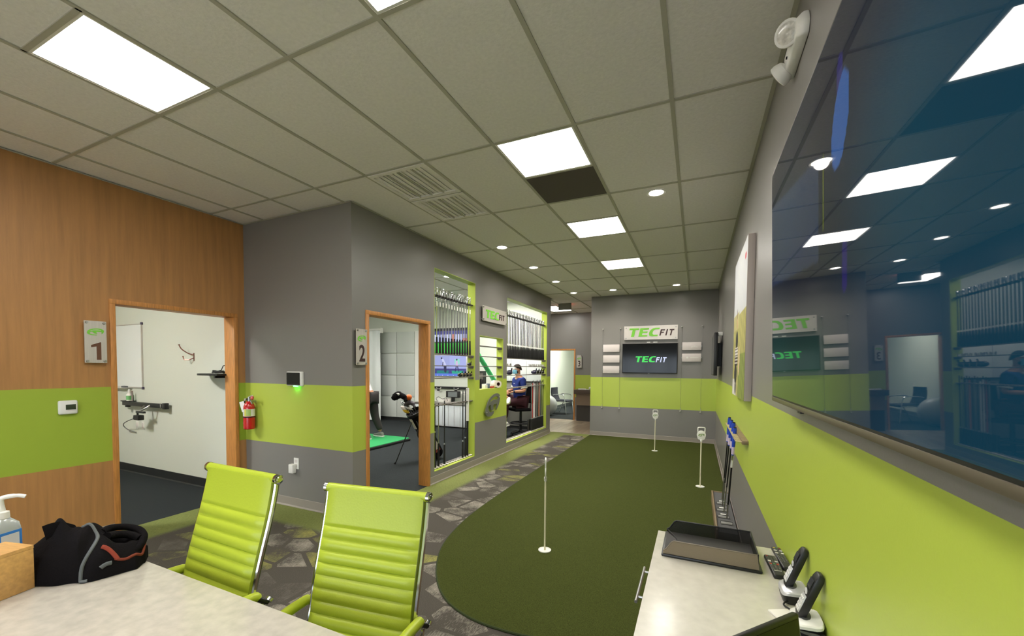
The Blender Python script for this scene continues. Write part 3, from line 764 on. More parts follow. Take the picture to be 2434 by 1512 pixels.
# ---------------------------------------------------------------- televisions at the back
t = thing('television', 'television on the back wall showing the TEC FIT wordmark', 'television', (-.936, YB-.035, 1.777))
part('housing', MB().box(-.568, .568, -.03, .034, -.325, .325), M['black'], t, .004)
part('screen', MB().box(-.556, .556, -.0315, -.0302, -.311, .313), M['screen'], t)
wordmark(t, FB @ Matrix.Translation((.03,-.02,.0316)), .13, .66, glow('screen_green', lin((90,232,110)), .9), glow('screen_white', lin((214,222,255)), .95), .0008, .2, .82, .0)
part('sensor', MB().box(-.015, .015, -.033, -.03, -.33, -.321), M['steel'], t)
t = thing('television', 'small television on the right wall seen edge-on near the back corner', 'television', (.255, 8.24, 1.80))
part('housing', MB().box(0, .05, -.6, .6, -.355, .35), M['black'], t, .004)
part('screen', MB().box(-.002, 0, -.59, .59, -.34, .34), M['screen'], t)
part('bracket', MB().box(.05, .122, -.2, .2, -.2, .2), M['black'], t)
part('cable_box', MB().box(.055, .12, -.56, -.47, .3, .36), M['white'], t, .003)
# ---------------------------------------------------------------- poster
def poster(u, v):
    # canvas print: sky above, grass below, one player seen from behind
    n = math.sin(u*31+v*17)*math.sin(v*43-u*11)*6
    c = (206+n*.3, 208+n*.3, 212) if v > .57 else (172+n*2, 166+n*2, 96+n)
    if .48 < v < .6 and u < .5: c = (186+n, 178+n, 120)
    if v < .3 and u > .5: c = (128+n*2, 140+n*2, 60+n)
    if v < .12 and u < .35: c = (214, 210, 204)
    def blob(cx, cy, rx, ry): return ((u-cx)/rx)**2+((v-cy)/ry)**2 < 1
    if blob(.88, .9, .05, .022): c = (200, 40, 60)
    if blob(.33, .585, .018, .045): c = (92, 40, 56)
    if blob(.33, .52, .03, .04) : c = (208, 160, 122)
    if blob(.33, .4, .1, .07): c = (34, 30, 34)
    if abs(u-.31) < .13 and .22 < v < .35: c = (228, 222, 220) if int(v*90) % 2 else (60, 36, 40)
    if blob(.28, .16, .12, .075): c = (28, 26, 32)
    if blob(.28, .06, .06, .05): c = (40, 38, 44)
    if blob(.56, .25, .05, .1): c = (222, 190, 156)
    return c
t = thing('canvas_print', 'tall canvas golf photograph on the right wall before the putter rack', 'poster', (.328, 4.165, 1.936))
part('canvas', MB().box(0, .049, -.555, .555, -.625, .625), mat('canvas_edge', (168,158,152), .7), t, .002)
picture('print', poster, 110, 130, FRT @ Matrix.Translation((0,0,.0008)), 1.108, 1.248, .6, t)
# ---------------------------------------------------------------- emergency light
t = thing('emergency_light', 'white twin-head emergency light high on the right wall', 'emergency light', (XR, 2.205, 2.94))
bo = MB().loft([[Vector((-x, yy*s, zz*s2)) for yy, zz in [(-.145,-.045),(-.16,0),(-.14,.05),(.13,.05),(.16,.015),(.145,-.05)]] for x, s, s2 in ((.0,1,1),(.024,1,1),(.045,.86,.8))])
part('housing', bo, M['white'], t, .008)
for pos, d_ in (((-.062,-.085,.012), (-.5,-.8,-.33)), ((-.058,.125,-.03), (-.75,.5,-.45))):
    R_ = Matrix.Translation(pos) @ Vector((0,0,1)).rotation_difference(Vector(d_)).to_matrix().to_4x4()
    hd = part('lamp_head', MB().lathe([(.02,-.04),(.04,-.03),(.05,-.006),(.05,.01),(.045,.013)], 24, R_), M['white'], t, smooth=True)
    part('lens', MB().lathe([(.001,.014),(.024,.018),(.043,.012),(.044,.008)], 24, R_), mat('clear_lens', (206,204,196), .15, spec=.6, noise=(60,.25)), hd, smooth=True)
part('test_button', MB().cyl((-.044,.04,-.01), (-.05,.04,-.01), .006, n=10), M['black'], t)
# ---------------------------------------------------------------- plaques on cables
for i, x in enumerate((-1.939, -1.556, -.294, .092)):
    t = thing('display_cable', ['leftmost', 'second from left', 'third from left', 'rightmost'][i]+' thin steel display cable on the back wall', 'cable', (x, YB-.028, 0))
    part('wire', MB().cyl((0,0,.66), (0,0,2.44), .0018, n=6), M['steel'], t)
    for z, up in ((2.44, 1), (.655, 0)):
        q = MB().lathe([(.006,-.012),(.017,-.008),(.017,.008),(.006,.012)], 12, Matrix.Translation((0,.0,z))); q.cyl((0,0,z), (0,.027,z), .008, n=10)
        if not up: q.cyl((0,0,z), (0,0,z+.07), .006, n=8)
        part('fixing', q, M['alu'], t, smooth=True)
fro = mat('frosted_acrylic', (216,208,206), .45, noise=(8,.03))
PQ = [(-1.7515, 2.006, .386, .166, 'upper left blank frosted plaque beside the back television', 'plaques left of the back television'), (-1.749, 1.764, .386, .163, 'middle left blank frosted plaque beside the back television', 'plaques left of the back television'),
      (-1.75, 1.527, .386, .16, 'lower left blank frosted plaque beside the back television', 'plaques left of the back television'), (-.1005, 2.028, .387, .164, 'upper right frosted plaque beside the back television', 'plaques right of the back television'), (-.101, 1.789, .385, .165, 'lower right frosted plaque beside the back television', 'plaques right of the back television')]
for x, z, w_, h_, lb, g in PQ:
    t = thing('acrylic_plaque', lb, 'plaque', (x, YB-.03, z), group=g)
    part('panel', MB().box(-w_/2+.012, w_/2-.012, -.006, .002, -h_/2, h_/2), fro, t, .001)
    for sx in (-1, 1):
        part('clip', MB().box(sx*(w_/2-.008)-.008, sx*(w_/2-.008)+.008, -.01, -.006, -.012, .012), M['steel'], t)
    if z == 2.028:
        for k in range(9): part('print_mark', MB().box(-.01+k*.014, -.004+k*.014, -.0068, -.0062, -.02-.001*(k-4)**2, .012-.001*(k-4)**2), M['white'], t)
    if z == 1.789:
        part('print_mark', MB().box(-.03, .13, -.0068, -.0062, -.006, .004), M['white'], t); part('print_mark', MB().ball((-.08,-.0064,0), (.022,.0006,.022), 12, 6), M['white'], t)
for k, (x, w_) in enumerate(((-.96, .07), (-.82, .085))):
    single('wall_tag', MB().box(-w_/2, w_/2, -.006, 0, -.01, .01), M['white'], ['left small white tag above the back television', 'right small white tag above the back television'][k], 'tag', (x, YB-.001, 2.128), bevel=.002)
# ---------------------------------------------------------------- putter rack
t = thing('putter_rack', 'wooden wall bar with pegs holding blue-grip putters', 'rack', (XR, 4.33, .985))
part('rail', MB().box(-.044, 0, -.62, .62, -.018, .012), M['darkwood'], t, .003)
PW = mat('peg_wood', (222,204,160), .5)
for k in range(19):
    part('peg', MB().cyl((-.04, -.594+k*.066, -.004), (-.092, -.594+k*.066, .004), .004, n=8), PW, t, smooth=True)
t = thing('putter_tray', 'wood-edged floor tray under the putters', 'tray', (.205, 4.77, .0125))
part('tray_floor', MB().box(.0, .155, -.66, .66, 0, .10), mat('tray_felt', (88,88,88), .9), t)
part('front_board', MB().box(-.016, 0, -.66, .66, 0, .118), M['darkwood'], t, .002)
part('end_board', MB().box(0, .155, .66, .674, 0, .112), M['darkwood'], t, .002)
bg_ = mat('blue_grip', (34,70,190), .5); gw = mat('grip_print', (214,196,226), .5)
grips = [(.316,4.795,1.062),(.316,4.531,1.065),(.316,4.267,1.072),(.316,4.135,1.044)]; heads = [(.276,4.967,.128),(.266,4.729,.128),(.268,4.522,.128),(.284,4.346,.128)]
PL = ['farthest putter from the camera, at the end of the wall rack', 'second farthest putter in the wall rack', 'second nearest putter in the wall rack', 'nearest putter in the wall rack, white band below its grip']
for k in range(4):
    g, h = Vector(grips[k]), Vector(heads[k])
    # stand upright between pegs: keep the head on the tray and the grip over the pegs
    h.z = .126; d = (h-g).normalized(); L_ = (h-g).length
    t = thing('putter', PL[k], 'golf club', tuple(h), group='putters in the wall rack')
    g0 = g-h; d = -g0.normalized()
    gl = .26
    part('grip', MB().tube([g0, g0+d*.02, g0+d*.1, g0+d*gl], [.012,.016,.0155,.011], 10), bg_, t, smooth=True)
    part('grip_cap', MB().cyl(g0-d*.002, g0+d*.006, .0125, n=10), M['black'], t)
    part('grip_label', MB().cyl(g0+d*.18, g0+d*.25, .0145, .0128, n=10), gw, t)
    part('shaft', MB().cyl(g0+d*gl, -d*.05+Vector((0,0,0)), .0065, .0055, n=8), M['black'] if k < 3 else M['steel'], t, smooth=True)
    if k < 3: part('shaft_tip', MB().cyl(g0+d*.66, -d*.045, .0068, .006, n=8), M['steel'], t, smooth=True)
    if k == 3:
        part('shaft_band', MB().cyl(g0+d*.31, g0+d*.38, .0075, n=8), M['white'], t); part('shaft_sleeve', MB().cyl(g0+d*.38, g0+d*.75, .0075, n=8), M['black'], t)
    part('head', MB().box(-.05, .05, -.014, .014, -.012, .014), M['black'], t, .004)
    part('face_plate', MB().box(-.047, .047, -.0165, -.014, -.009, .012), mat('pale_insert', (206,204,198), .35, .3) if k == 0 else bpy.data.materials['pale_insert'], t, .001)
    if k < 3: part('headtop', MB().box(-.024, .024, -.0, .05, .002, .012), M['white'], t, .003)
# ---------------------------------------------------------------- small things on the walls
t = thing('thermostat', 'white thermostat on the green band of the wood wall', 'thermostat', (XW, 1.618, 1.192))
part('body', MB().box(0, .03, -.06, .06, -.058, .058), M['white'], t, .012, seg=3)
part('display', MB().box(.0302, .0312, -.018, .045, -.02, .024), mat('lcd_dark', (58,66,52), .25), t, .0004)
part('button_strip', MB().box(.0302, .0312, -.018, .045, -.03, -.024), M['offwhite'], t)
t = thing('wall_tablet', 'white framed dark touch panel with green glow on the gray wall corner', 'touch panel', (-3.935, YG, 1.416))
part('frame', MB().box(-.118, .118, -.04, 0, -.078, .078), M['white'], t, .012, seg=3)
part('screen', MB().box(-.108, .098, -.0412, -.0402, -.067, .067), M['screen'], t)
part('status_light', MB().box(-.012, .03, -.034, -.008, -.084, -.078), glow('green_led', (.05,1,.18), 26), t)
t = thing('outlet', 'white wall outlet low on the gray wall corner', 'outlet', (-3.952, YG, .485))
part('cover_plate', MB().box(-.037, .037, -.006, 0, -.06, .062), M['white'], t, .003)
for z in (-.022, .026):
    part('socket', MB().box(-.017, .017, -.0085, -.0062, z-.015, z+.015), M['offwhite'], t, .002)
single('plug_adapter', MB().box(-.033, .033, -.062, -.0095, -.05, .048), M['white'], 'white plug-in adapter in the low wall outlet', 'adapter', (-3.975, YG, .435), bevel=.008, seg=3)
# fire extinguisher
red = mat('extinguisher_red', (190,22,24), .25, coat=.4)
t = thing('fire_extinguisher', 'red fire extinguisher hung on the green band by door 1', 'fire extinguisher', (-4.625, YG-.078, .83))
part('cylinder', MB().lathe([(.001,0),(.052,0),(.06,.008),(.06,.235),(.057,.262),(.045,.292),(.028,.312),(.024,.318),(.001,.318)], 28), red, t, smooth=True)
lb = part('label_sleeve', MB().lathe([(.0606,.15),(.0606,.232)], 28), mat('label_white', (222,216,214), .5), t, smooth=True)
part('label_column', MB().grid(lambda u, v: Vector((.0611*math.cos(-1.1+u*.8), .0611*math.sin(-1.1+u*.8), .153+v*.076)), 6, 1), mat('label_green', (168,190,110), .5), lb)
part('label_column', MB().grid(lambda u, v: Vector((.0611*math.cos(-1.45+u*.35), .0611*math.sin(-1.45+u*.35), .153+v*.076)), 6, 1), mat('label_yellow', (214,206,92), .5), lb)
for k in range(3):
    part('label_pictogram', MB().grid(lambda u, v: Vector((.0616*math.cos(-2.0+u*.16), .0616*math.sin(-2.0+u*.16), .16+k*.024+v*.012)), 3, 1), mat('label_purple', (120,106,120), .5), lb)
part('label_heading', MB().grid(lambda u, v: Vector((.0616*math.cos(-1.9+u*.3), .0616*math.sin(-1.9+u*.3), .224+v*.006)), 4, 1), M['black'], lb)
part('strap', MB().lathe([(.0612,.134),(.0625,.136),(.0625,.144),(.0612,.146)], 28), M['rubber'], t, smooth=True)
part('white_mark', MB().grid(lambda u, v: Vector((.0612*math.cos(-2.55+u*.6), .0612*math.sin(-2.55+u*.6), .072+(v-.5)*.028*(1-u)*(.6+u*1.6)+.0)), 8, 4), M['white'], t)
part('valve', MB().lathe([(.018,.312),(.02,.33),(.014,.345),(.014,.368),(.001,.37)], 16), M['steel'], t, smooth=True)
part('gauge', MB().cyl((-.01,-.03,.336), (-.014,-.042,.336), .016, n=14), M['alu'], t, smooth=True)
part('carry_handle', MB().tube([(.005,0,.362),(.03,-.005,.372),(.075,-.008,.386)], [.007,.009,.007], 8), M['alu'], t, smooth=True)
part('squeeze_lever', MB().tube([(.01,0,.345),(.04,-.006,.325),(.07,-.01,.29)], [.007,.009,.007], 8), M['steel'], t, smooth=True)
part('horn', MB().tube([(.045,.006,.372),(.06,.0,.366),(.066,-.01,.34)], [.012,.018,.016], 10), red, t, smooth=True)
part('hose', MB().tube(crom([(-.012,-.01,.345),(-.035,-.02,.33),(-.055,-.02,.3),(-.06,-.018,.26)], 4), .009, 8), M['rubber'], t, smooth=True)
part('tag', MB().box(-.025, .025, -.001, .001, -.12, 0, Matrix.Translation((-.05,-.055,.315)) @ Matrix.Rotation(-.42, 4, 'Y') @ Matrix.Rotation(.5, 4, 'Z')), M['white'], t, label='white inspection tag')
part('wall_hook', MB().box(-.015, .015, .0, .077, .3, .325), M['steel'], t)
# ---------------------------------------------------------------- office 1, seen through door 1
t = thing('whiteboard', 'whiteboard on the office 1 wall seen through the first door', 'whiteboard', (-7.62, YG, 1.68))
part('panel', MB().box(-.6, .6, -.012, -.002, -.44, .44), mat('board_white', (236,240,240), .18), t)
f = MB()
for (a, b, c, d) in ((-.612,.612,-.452,-.437),(-.612,.612,.437,.452),(-.612,-.597,-.452,.452),(.597,.612,-.452,.452)): f.box(a, b, -.018, 0, c, d)
part('frame', f, M['alu'], t)
for sx in (-1, 1):
    for sz in (-1, 1): part('corner_cap', MB().box(sx*.612-.018, sx*.612+.018, -.021, -.0001, sz*.452-.018, sz*.452+.018), mat('dark_cap', (78,70,92), .5) if sx == sz == -1 else bpy.data.materials['dark_cap'], t, .004)
part('marker_tray', MB().box(-.3, .3, -.065, -.018, -.462, -.452), M['alu'], t, .002)
single('whiteboard_eraser', MB().box(-.05, .05, -.02, .02, 0, .024), mat('eraser_gray', (96,98,104), .8), 'small gray eraser on the whiteboard tray', 'eraser', (-7.43, YG-.042, 1.228), bevel=.004)
t = thing('slider_rail', 'black sliding camera rail on the office 1 wall', 'camera rail', (-6.89, YG-.06, 1.01), (0, .0, 0))
part('rail', MB().box(-.53, .5, -.02, .02, -.03, .026), M['black'], t, .004)
part('end_block', MB().box(.5, .56, -.026, .026, -.04, .04), M['black'], t, .004)
part('scale_mark', MB().box(.45, .456, -.022, -.0202, -.022, .02), M['white'], t)
for k in range(3): part('scale_mark', MB().box(.44, .466, -.022, -.0202, -.02+k*.018, -.017+k*.018), M['white'], t)
part('knob', MB().cyl((-.42,-.0,-.03), (-.42,0,-.052), .03, n=14), M['black'], t)
for sx in (-.45, .45): part('wall_mount', MB().box(sx-.03, sx+.03, .02, .06, -.02, .02), M['black'], t)
t = thing('tracking_camera', 'small black camera on an arm clamped to the office 1 rail', 'camera', (-6.72, YG-.12, .98))
part('clamp', MB().tube(crom([(-.06,.02,.02),(-.04,-.03,-.02),(.0,-.04,-.03),(.05,-.03,-.01),(.07,.02,.03)], 4), .012, 8), M['steel'], t, smooth=True)
part('arm', MB().box(-.14, .06, -.05, -.02, -.075, -.05), M['black'], t, .005)
part('stem', MB().cyl((-.12,-.035,-.075), (-.12,-.035,-.11), .012, n=10), M['black'], t)
part('camera_body', MB().box(-.16, -.03, -.07, .0, -.17, -.105), M['black'], t, .008)
part('lens', MB().cyl((-.16,-.035,-.145), (-.2,-.035,-.15), .02, n=12), M['black'], t, smooth=True)
part('cable', MB().tube(crom([(-.2,-.03,-.155),(-.4,-.02,-.2),(-.62,.02,-.26),(-.68,.05,-.31),(-.62,.08,-.36),(-.5,.11,-.385)], 6), .006, 6), mat('gray_cable', (110,112,108), .5), t, smooth=True)
for k, x in enumerate((-7.2, -7.05)):
    t = thing('outlet', ['left white outlet plate below the office 1 rail', 'right white outlet plate below the office 1 rail'][k], 'outlet', (x, YG, .70))
    part('cover_plate', MB().box(-.036, .036, -.006, 0, -.058, .058), M['white'], t, .003)
    part('socket', MB().box(-.016, .016, -.008, -.0062, -.035, .035), M['offwhite'], t, .002)
t = thing('spray_bottle', 'small bottle of cleaner on the ledge under the whiteboard', 'bottle', (-7.29, YG-.05, 1.046))
part('body', MB().lathe([(.001,0),(.032,0),(.034,.01),(.034,.085),(.022,.1),(.018,.104),(.001,.104)], 18), M['white'], t, smooth=True)
part('label', MB().lathe([(.0346,.012),(.0346,.072)], 18), mat('bottle_label', (110,176,112), .5), t, smooth=True)
part('cap', MB().lathe([(.016,.104),(.014,.15),(.008,.162),(.001,.164)], 14), M['white'], t, smooth=True)
single('marker', MB().cyl((0,0,0), (0,0,.14), .009, n=10), mat('marker_gray', (150,136,136), .5), 'upright marker beside the cleaner bottle in office 1', 'marker', (-7.21, YG-.05, 1.046), smooth=True)
single('wall_ledge', MB().box(-.18, .05, -.09, 0, -.012, 0), M['black'], 'short black ledge holding the cleaner bottle in office 1', 'ledge', (-7.26, YG, 1.0455), bevel=.002)
t = thing('coat_hook', 'thin metal double coat hook on the office 1 wall', 'hook', (-5.81, YG, 1.66))
hk = mat('hook_metal', (150,108,100), .35, .8)
part('back_plate', MB().box(-.012, .012, -.005, 0, -.05, .05), hk, t, .003)
part('upper_prong', MB().tube(crom([(0,-.004,.03),(-.05,-.04,.045),(-.11,-.085,.1),(-.135,-.1,.155)], 5), [.007]*15+[.012], 8), hk, t, smooth=True)
part('lower_prong', MB().tube(crom([(0,-.004,-.01),(-.03,-.04,-.035),(-.08,-.07,-.035),(-.1,-.075,.01)], 5), [.006]*15+[.01], 8), hk, t, smooth=True)
t = thing('wall_shelf', 'black rounded wall shelf in office 1', 'shelf', (-5.2, YG, 1.435))
sh = [(-.3, 0)]+[(-.3+.3*math.sin(a)*.0-.02*math.sin(a)+.0, 0) for a in ()]
o = [(.26,0),(.26,-.24)]+[( -.06-.24*math.sin(PI/2*k/8), -.24*math.cos(PI/2*k/8)) for k in range(9)]
part('board', MB().prism(o, Matrix.Translation((0,0,0)), .022), M['black'], t, .003)
part('bracket', MB().box(.1, .13, -.18, 0, -.03, 0), M['black'], t)
pts = []
for k in range(60):
    a = k/60*2*PI*3; pts.append((.06+.085*math.cos(a)*(1+.15*math.sin(k*.7)), -.1+.05*math.sin(a), .006+.028*k/60+.004*math.sin(k*1.3)))
single('coiled_cable', MB().tube(pts+[(.1,-.07,.09),(.16,-.02,.12),(.19,-.0065,.125)], .0055, 6), M['black'], 'black coiled cable on the office 1 wall shelf', 'cable', (-5.2, YG, 1.459), smooth=True)
t = thing('outlet', 'white outlet above the office 1 wall shelf', 'outlet', (-5.0, YG, 1.56)); part('cover_plate', MB().box(-.045,.045,-.006,0,-.062,.062), M['white'], t, .003); part('socket', MB().box(-.018,.018,-.008,-.0062,-.035,.035), M['offwhite'], t, .002)
# ---------------------------------------------------------------- shelves and racks in the window openings
XC = -3.2
SH = {1: [1.736, 1.577, 1.408], 2: [1.908, 1.738, 1.576, 1.412], 3: [1.734, 1.582, 1.414]}
WN = {1: ('left tall opening', W1), 2: ('small middle opening', W2), 3: ('right tall opening', W3)}
ORD = {3: ['top', 'middle', 'bottom'], 4: ['top', 'second', 'third', 'lowest']}
for k in (1, 2, 3):
    nm, q = WN[k]; a, b = q[0]+.009, q[1]-.009
    for i, z in enumerate(SH[k]):
        t = thing('display_shelf', '%s gray metal shelf across the %s' % (ORD[len(SH[k])][i], nm), 'shelf', (XC, (a+b)/2, z)); L_ = (b-a)/2
        part('board', MB().box(-.05, .05, -L_, L_, -.012, 0), M['gray_metal'], t, .002)
        for s in (-1, 1): part('bracket', MB().box(-.045, .045, s*(L_-.006)-.004, s*(L_-.006)+.004, -.04, -.0125), M['gray_metal'], t)
def rack_bar(label, q, z, teeth, w_=.05, m=None, white=False):
    a, b = q[0]+.009, q[1]-.009; L_ = (b-a)/2
    t = thing('club_rack', label, 'rack', (XC, (a+b)/2, z))
    part('rail', MB().box(-w_*.9, -w_*.2, -L_, L_, -.012, .012), m or M['gray_metal'], t, .002)
    st = 2*L_/teeth
    me = MB().box(-.028, .03, -st*.27, st*.27, -.009, .006).mesh('tooth', .002, seg=1); me.materials.append(M['offwhite'] if white else (m or M['gray_metal']))
    for i in range(teeth+1):
        y = min(max(-L_+i*st, -L_+st*.25), L_-st*.25); o = ob('tooth', me, None, t); o.location = (0, y, 0)
    return t
dk = mat('rack_dark', (74,66,66), .45, .4)
rack_bar('dark upper club rack bar across the left tall opening', W1, 2.518, 15, m=dk)
rack_bar('dark upper club rack bar across the right tall opening', W3, 2.526, 42, m=dk)
rack_bar('gray waist-high slotted club rack across the left tall opening', W1, 1.03, 14)
rack_bar('gray waist-high slotted club rack across the right tall opening', W3, 1.165, 30)
rack_bar('slotted club rack along the sill of the left tall opening', W1, .178, 14, white=True)
rack_bar('slotted club rack along the sill of the right tall opening', W3, .19, 30, white=True)
# irons, head up
grip_m = mat('club_grip', (24,24,25), .7)
def iron(label, grp, loc, rz=0, band=False):
    t = thing('golf_iron', label, 'golf club', loc, (0,0,rz), grp)
    part('grip', MB().tube([(0,0,0),(0,0,.01),(0,0,.08),(0,0,.225)], [.012,.0165,.0155,.0115], 8), grip_m, t, smooth=True)
    part('shaft', MB().cyl((0,0,.225), (0,0,.79), .0078, .006, 8), M['chrome'], t, smooth=True)
    part('shaft_band', MB().cyl((0,0,.235 if band else .64), (0,0,.26 if band else .7), .0095, n=8), M['white'], t)
    part('ferrule', MB().cyl((0,0,.765), (0,0,.79), .009, .0075, 8), M['black'], t)
    hd = [[Vector((x*.014*s, y0+dy*s2, z)) for x, dy in ((-1,-.012),(1,-.012),(1,.013),(-1,.013))] for y0, z, s, s2 in ((0,.785,.5,.6),(.001,.81,.55,.75),(.004,.85,.6,1.0),(.008,.89,.4,.8))]
    part('head', MB().loft(hd), M['chrome'], t, .003)
    return t
ir = iron('steel iron standing head-up in the upper rack of the left tall opening', 'irons in the left tall opening', (XC+.01, 4.665, 1.7365))
for k in range(1, 14): dup(ir, (XC+.01, 4.665+k*.0757, 1.7365), (0,0,(k%3-1)*.25))
ir3 = iron('steel iron standing head-up in the crowded upper rack of the right tall opening', 'irons in the right tall opening', (XC+.01, 7.0, 1.7345), band=True)
for k in range(1, 55): dup(ir3, (XC+.01+(.006 if k%2 else -.006), 7.0+k*.0388, 1.7345), (0,0,(k%4-1.5)*.3))
# loose shafts in the lower racks
def shaft(label, grp, loc, top, col, gl=.26, tip=True):
    t = thing('club_shaft', label, 'club shaft', loc, (0,0,0), grp); h = top-loc[2]
    part('grip', MB().tube([(0,0,0),(0,0,.01),(0,0,gl)], [.014,.0165,.012], 8), grip_m, t, smooth=True)
    part('shaft', MB().cyl((0,0,gl), (0,0,h-.05), .0085, .0075, 8), col, t, smooth=True)
    part('tip', MB().cyl((0,0,h-.05), (0,0,h), .0095, .006, 8), M['black'] if tip else M['steel'], t, smooth=True)
    part('ferrule', MB().cyl((0,0,gl), (0,0,gl+.02), .0125, .0095, 8), M['steel'] , t, smooth=True)
    return t
z0 = .1635
LW = [(4.715, 1.05, M['black'], .5, 'leftmost black club shaft in the lower rack of the left tall opening'), (4.80, 1.06, M['steel'], .34, 'silver club shaft in the lower rack of the left tall opening'),
      (4.95, 1.08, M['black'], .3, 'black club shaft standing alone third from left in the left tall opening'), (5.46, 1.2, M['black'], .26, 'thin pointed black club shaft right in the left tall opening')]
for y, top, c, gl, lb in LW: shaft(lb, 'shafts in the left tall opening', (XC, y, z0), top, c, gl)
t = thing('alignment_tube', 'tall white tube with black base at the right of the left tall opening', 'tube', (XC, 5.60, z0))
part('tube', MB().cyl((0,0,.56), (0,0,1.07), .024, n=12), M['white'], t, smooth=True); part('base_grip', MB().cyl((0,0,0), (0,0,.56), .018, n=10), grip_m, t, smooth=True)
shaft('black club shaft beside the tall white tube', 'shafts in the left tall opening', (XC, 5.535, z0), 1.2, M['black'], .3)
colr = [mat('shaft_red', (170,50,48), .4), mat('shaft_white', (222,216,214), .4), M['black'], M['steel'], mat('shaft_orange', (204,110,64), .4)]
z3 = .1765; s3 = []
seq = [3, 0, 1, 1, 2, 3, 2, 4, 3, 2, 3, 2]
proto = {}
for k, c in enumerate(seq):
    y = 8.36+k*.068; lb = '%s club shaft in the lower rack of the right tall opening' % ['red', 'white', 'black', 'silver', 'orange'][c]
    top = 1.26+.012*(k % 3)
    shaft(lb, 'shafts in the right tall opening', (XC, y, z3), top, colr[c], .27)
t = thing('shaft_holder', 'black slotted block holding shafts at the foot of the right tall opening', 'holder', (XC-.0625, 8.73, .1765))
part('block', MB().box(-.012, .010, -.42, .42, 0.015, .26), M['black'], t, .004)
for k in range(5): part('divider', MB().box(.0105, .014, -.4+k*.2-.004, -.4+k*.2+.004, 0, .26), M['gray_metal'], t)
# club heads lying on the shelves
def wood_head(label, grp, loc, m, s=1.0):
    t = thing('driver_sample', label, 'club head', loc, (0,0,.4), grp)
    v = MB().ball((0,0,.031*s), (.046*s,.042*s,.031*s), 14, 8); part('crown', v, m, t, smooth=True)
    part('hosel', MB().cyl((.026*s,-.02*s,.04*s), (.036*s,-.03*s,.085*s), .009*s, .007*s, 8), m, t, smooth=True)
    part('face_plate', MB().box(.036*s, .042*s, -.028*s, .028*s, .008*s, .05*s), M['steel'], t, .003)
    return t
gl_black = mat('gloss_black', (18,18,20), .15, coat=.5); gold = mat('gold_print', (190,160,110), .3, .6)
for k, y in enumerate((5.38, 5.475, 5.57, 5.665)):
    h_ = wood_head('black club head with gold trim, number %d from the left on the bottom shelf of the left tall opening' % (k+1) if False else 'black club head in the cluster on the bottom shelf of the left tall opening', 'club heads in the left tall opening', (XC+.0, y, 1.4085), gl_black, .98)
    part('gold_badge', MB().ball((.03,-.03,.045), (.012,.012,.01), 8, 5), gold, h_, smooth=True)
wood_head('single small black club head on the middle shelf of the left tall opening', None, (XC, 5.655, 1.5775), gl_black, .8)
ih = None
silver = mat('satin_head', (196,190,184), .3, .7)
def iron_head(label, grp, loc):
    t = thing('iron_sample', label, 'club head', loc, (0,0,.3), grp)
    r = [[Vector((x*s, y, z)) for x, z in ((-.008,0),(.01,0),(.005,.034*hh),(-.004,.034*hh))] for y, s, hh in ((-.03,.8,.8),(0,1,1.1),(.03,1,1.35))]
    part('blade', MB().loft(r), silver, t, .003); part('hosel', MB().cyl((0,-.026,.018), (0,-.034,.05), .007, n=8), M['steel'], t, smooth=True)
    return t
ih = iron_head('silver iron head in the right-hand row on the middle shelf of the right tall opening', 'iron heads on the right', (XC, 8.2, 1.5825))
for k in range(1, 12): dup(ih, (XC+(k%2)*.012-.006, 8.2+k*.079, 1.5825), (0,0,.3+(k%3)*.4))
ih = iron_head('silver iron head at the left end of the middle shelf of the right tall opening', 'iron heads on the left', (XC, 7.0, 1.5825))
for k in range(1, 4): dup(ih, (XC, 7.0+k*.085, 1.5825), (0,0,.3+(k%3)*.4))
navy = mat('navy_gloss', (40,36,70), .15, coat=.5)
for y, s, m, lb in ((8.50, 1.45, navy, 'navy driver head left of the black ones on a right opening shelf'), (8.68, 1.4, gl_black, 'black driver head next to the navy one in the right opening'),
                (8.84, 1.4, gl_black, 'middle black driver head on the bottom shelf of the right tall opening'), (9.0, 1.4, gl_black, 'rightmost black driver head on the bottom shelf of the right tall opening'), (7.17, 1.5, navy, 'navy driver head alone at the left end of the bottom shelf')):
    wood_head(lb, None, (XC, y, 1.4145), m, s)
# small opening contents: cardboard roll, boxes
t = thing('paper_roll', 'roll of white labels lying on the sill of the small opening', 'roll', (XC+.005, 6.60, 1.2645), (0,0,.95))
part('paper', MB().lathe([(.032,-.085),(.064,-.085),(.064,.085),(.032,.085),(.032,-.085)], 28, Matrix.Rotation(PI/2, 4, 'X')), mat('paper_white', (226,218,206), .7), t, smooth=True)
part('core', MB().lathe([(.026,-.086),(.032,-.086),(.032,.086),(.026,.086),(.026,-.086)], 24, Matrix.Rotation(PI/2, 4, 'X')), mat('cardboard_core', (96,62,52), .8), t, smooth=True)
single('small_box', MB().box(-.03, .03, -.045, .045, 0, .065), M['white'], 'small white box on the sill of the small opening', 'box', (XC-.01, 6.20, 1.1985), bevel=.003)
single('small_box', MB().box(-.02, .02, -.03, .03, 0, .08), mat('blue_gray_box', (92,104,132), .5), 'small blue-gray box on the sill of the small opening', 'box', (XC-.01, 6.32, 1.1985), bevel=.003)
single('small_case', MB().box(-.03, .03, -.06, .06, 0, .035), mat('red_case', (178,74,62), .4), 'small red case on the sill left of the paper roll', 'case', (XC, 6.43, 1.1985), bevel=.006)
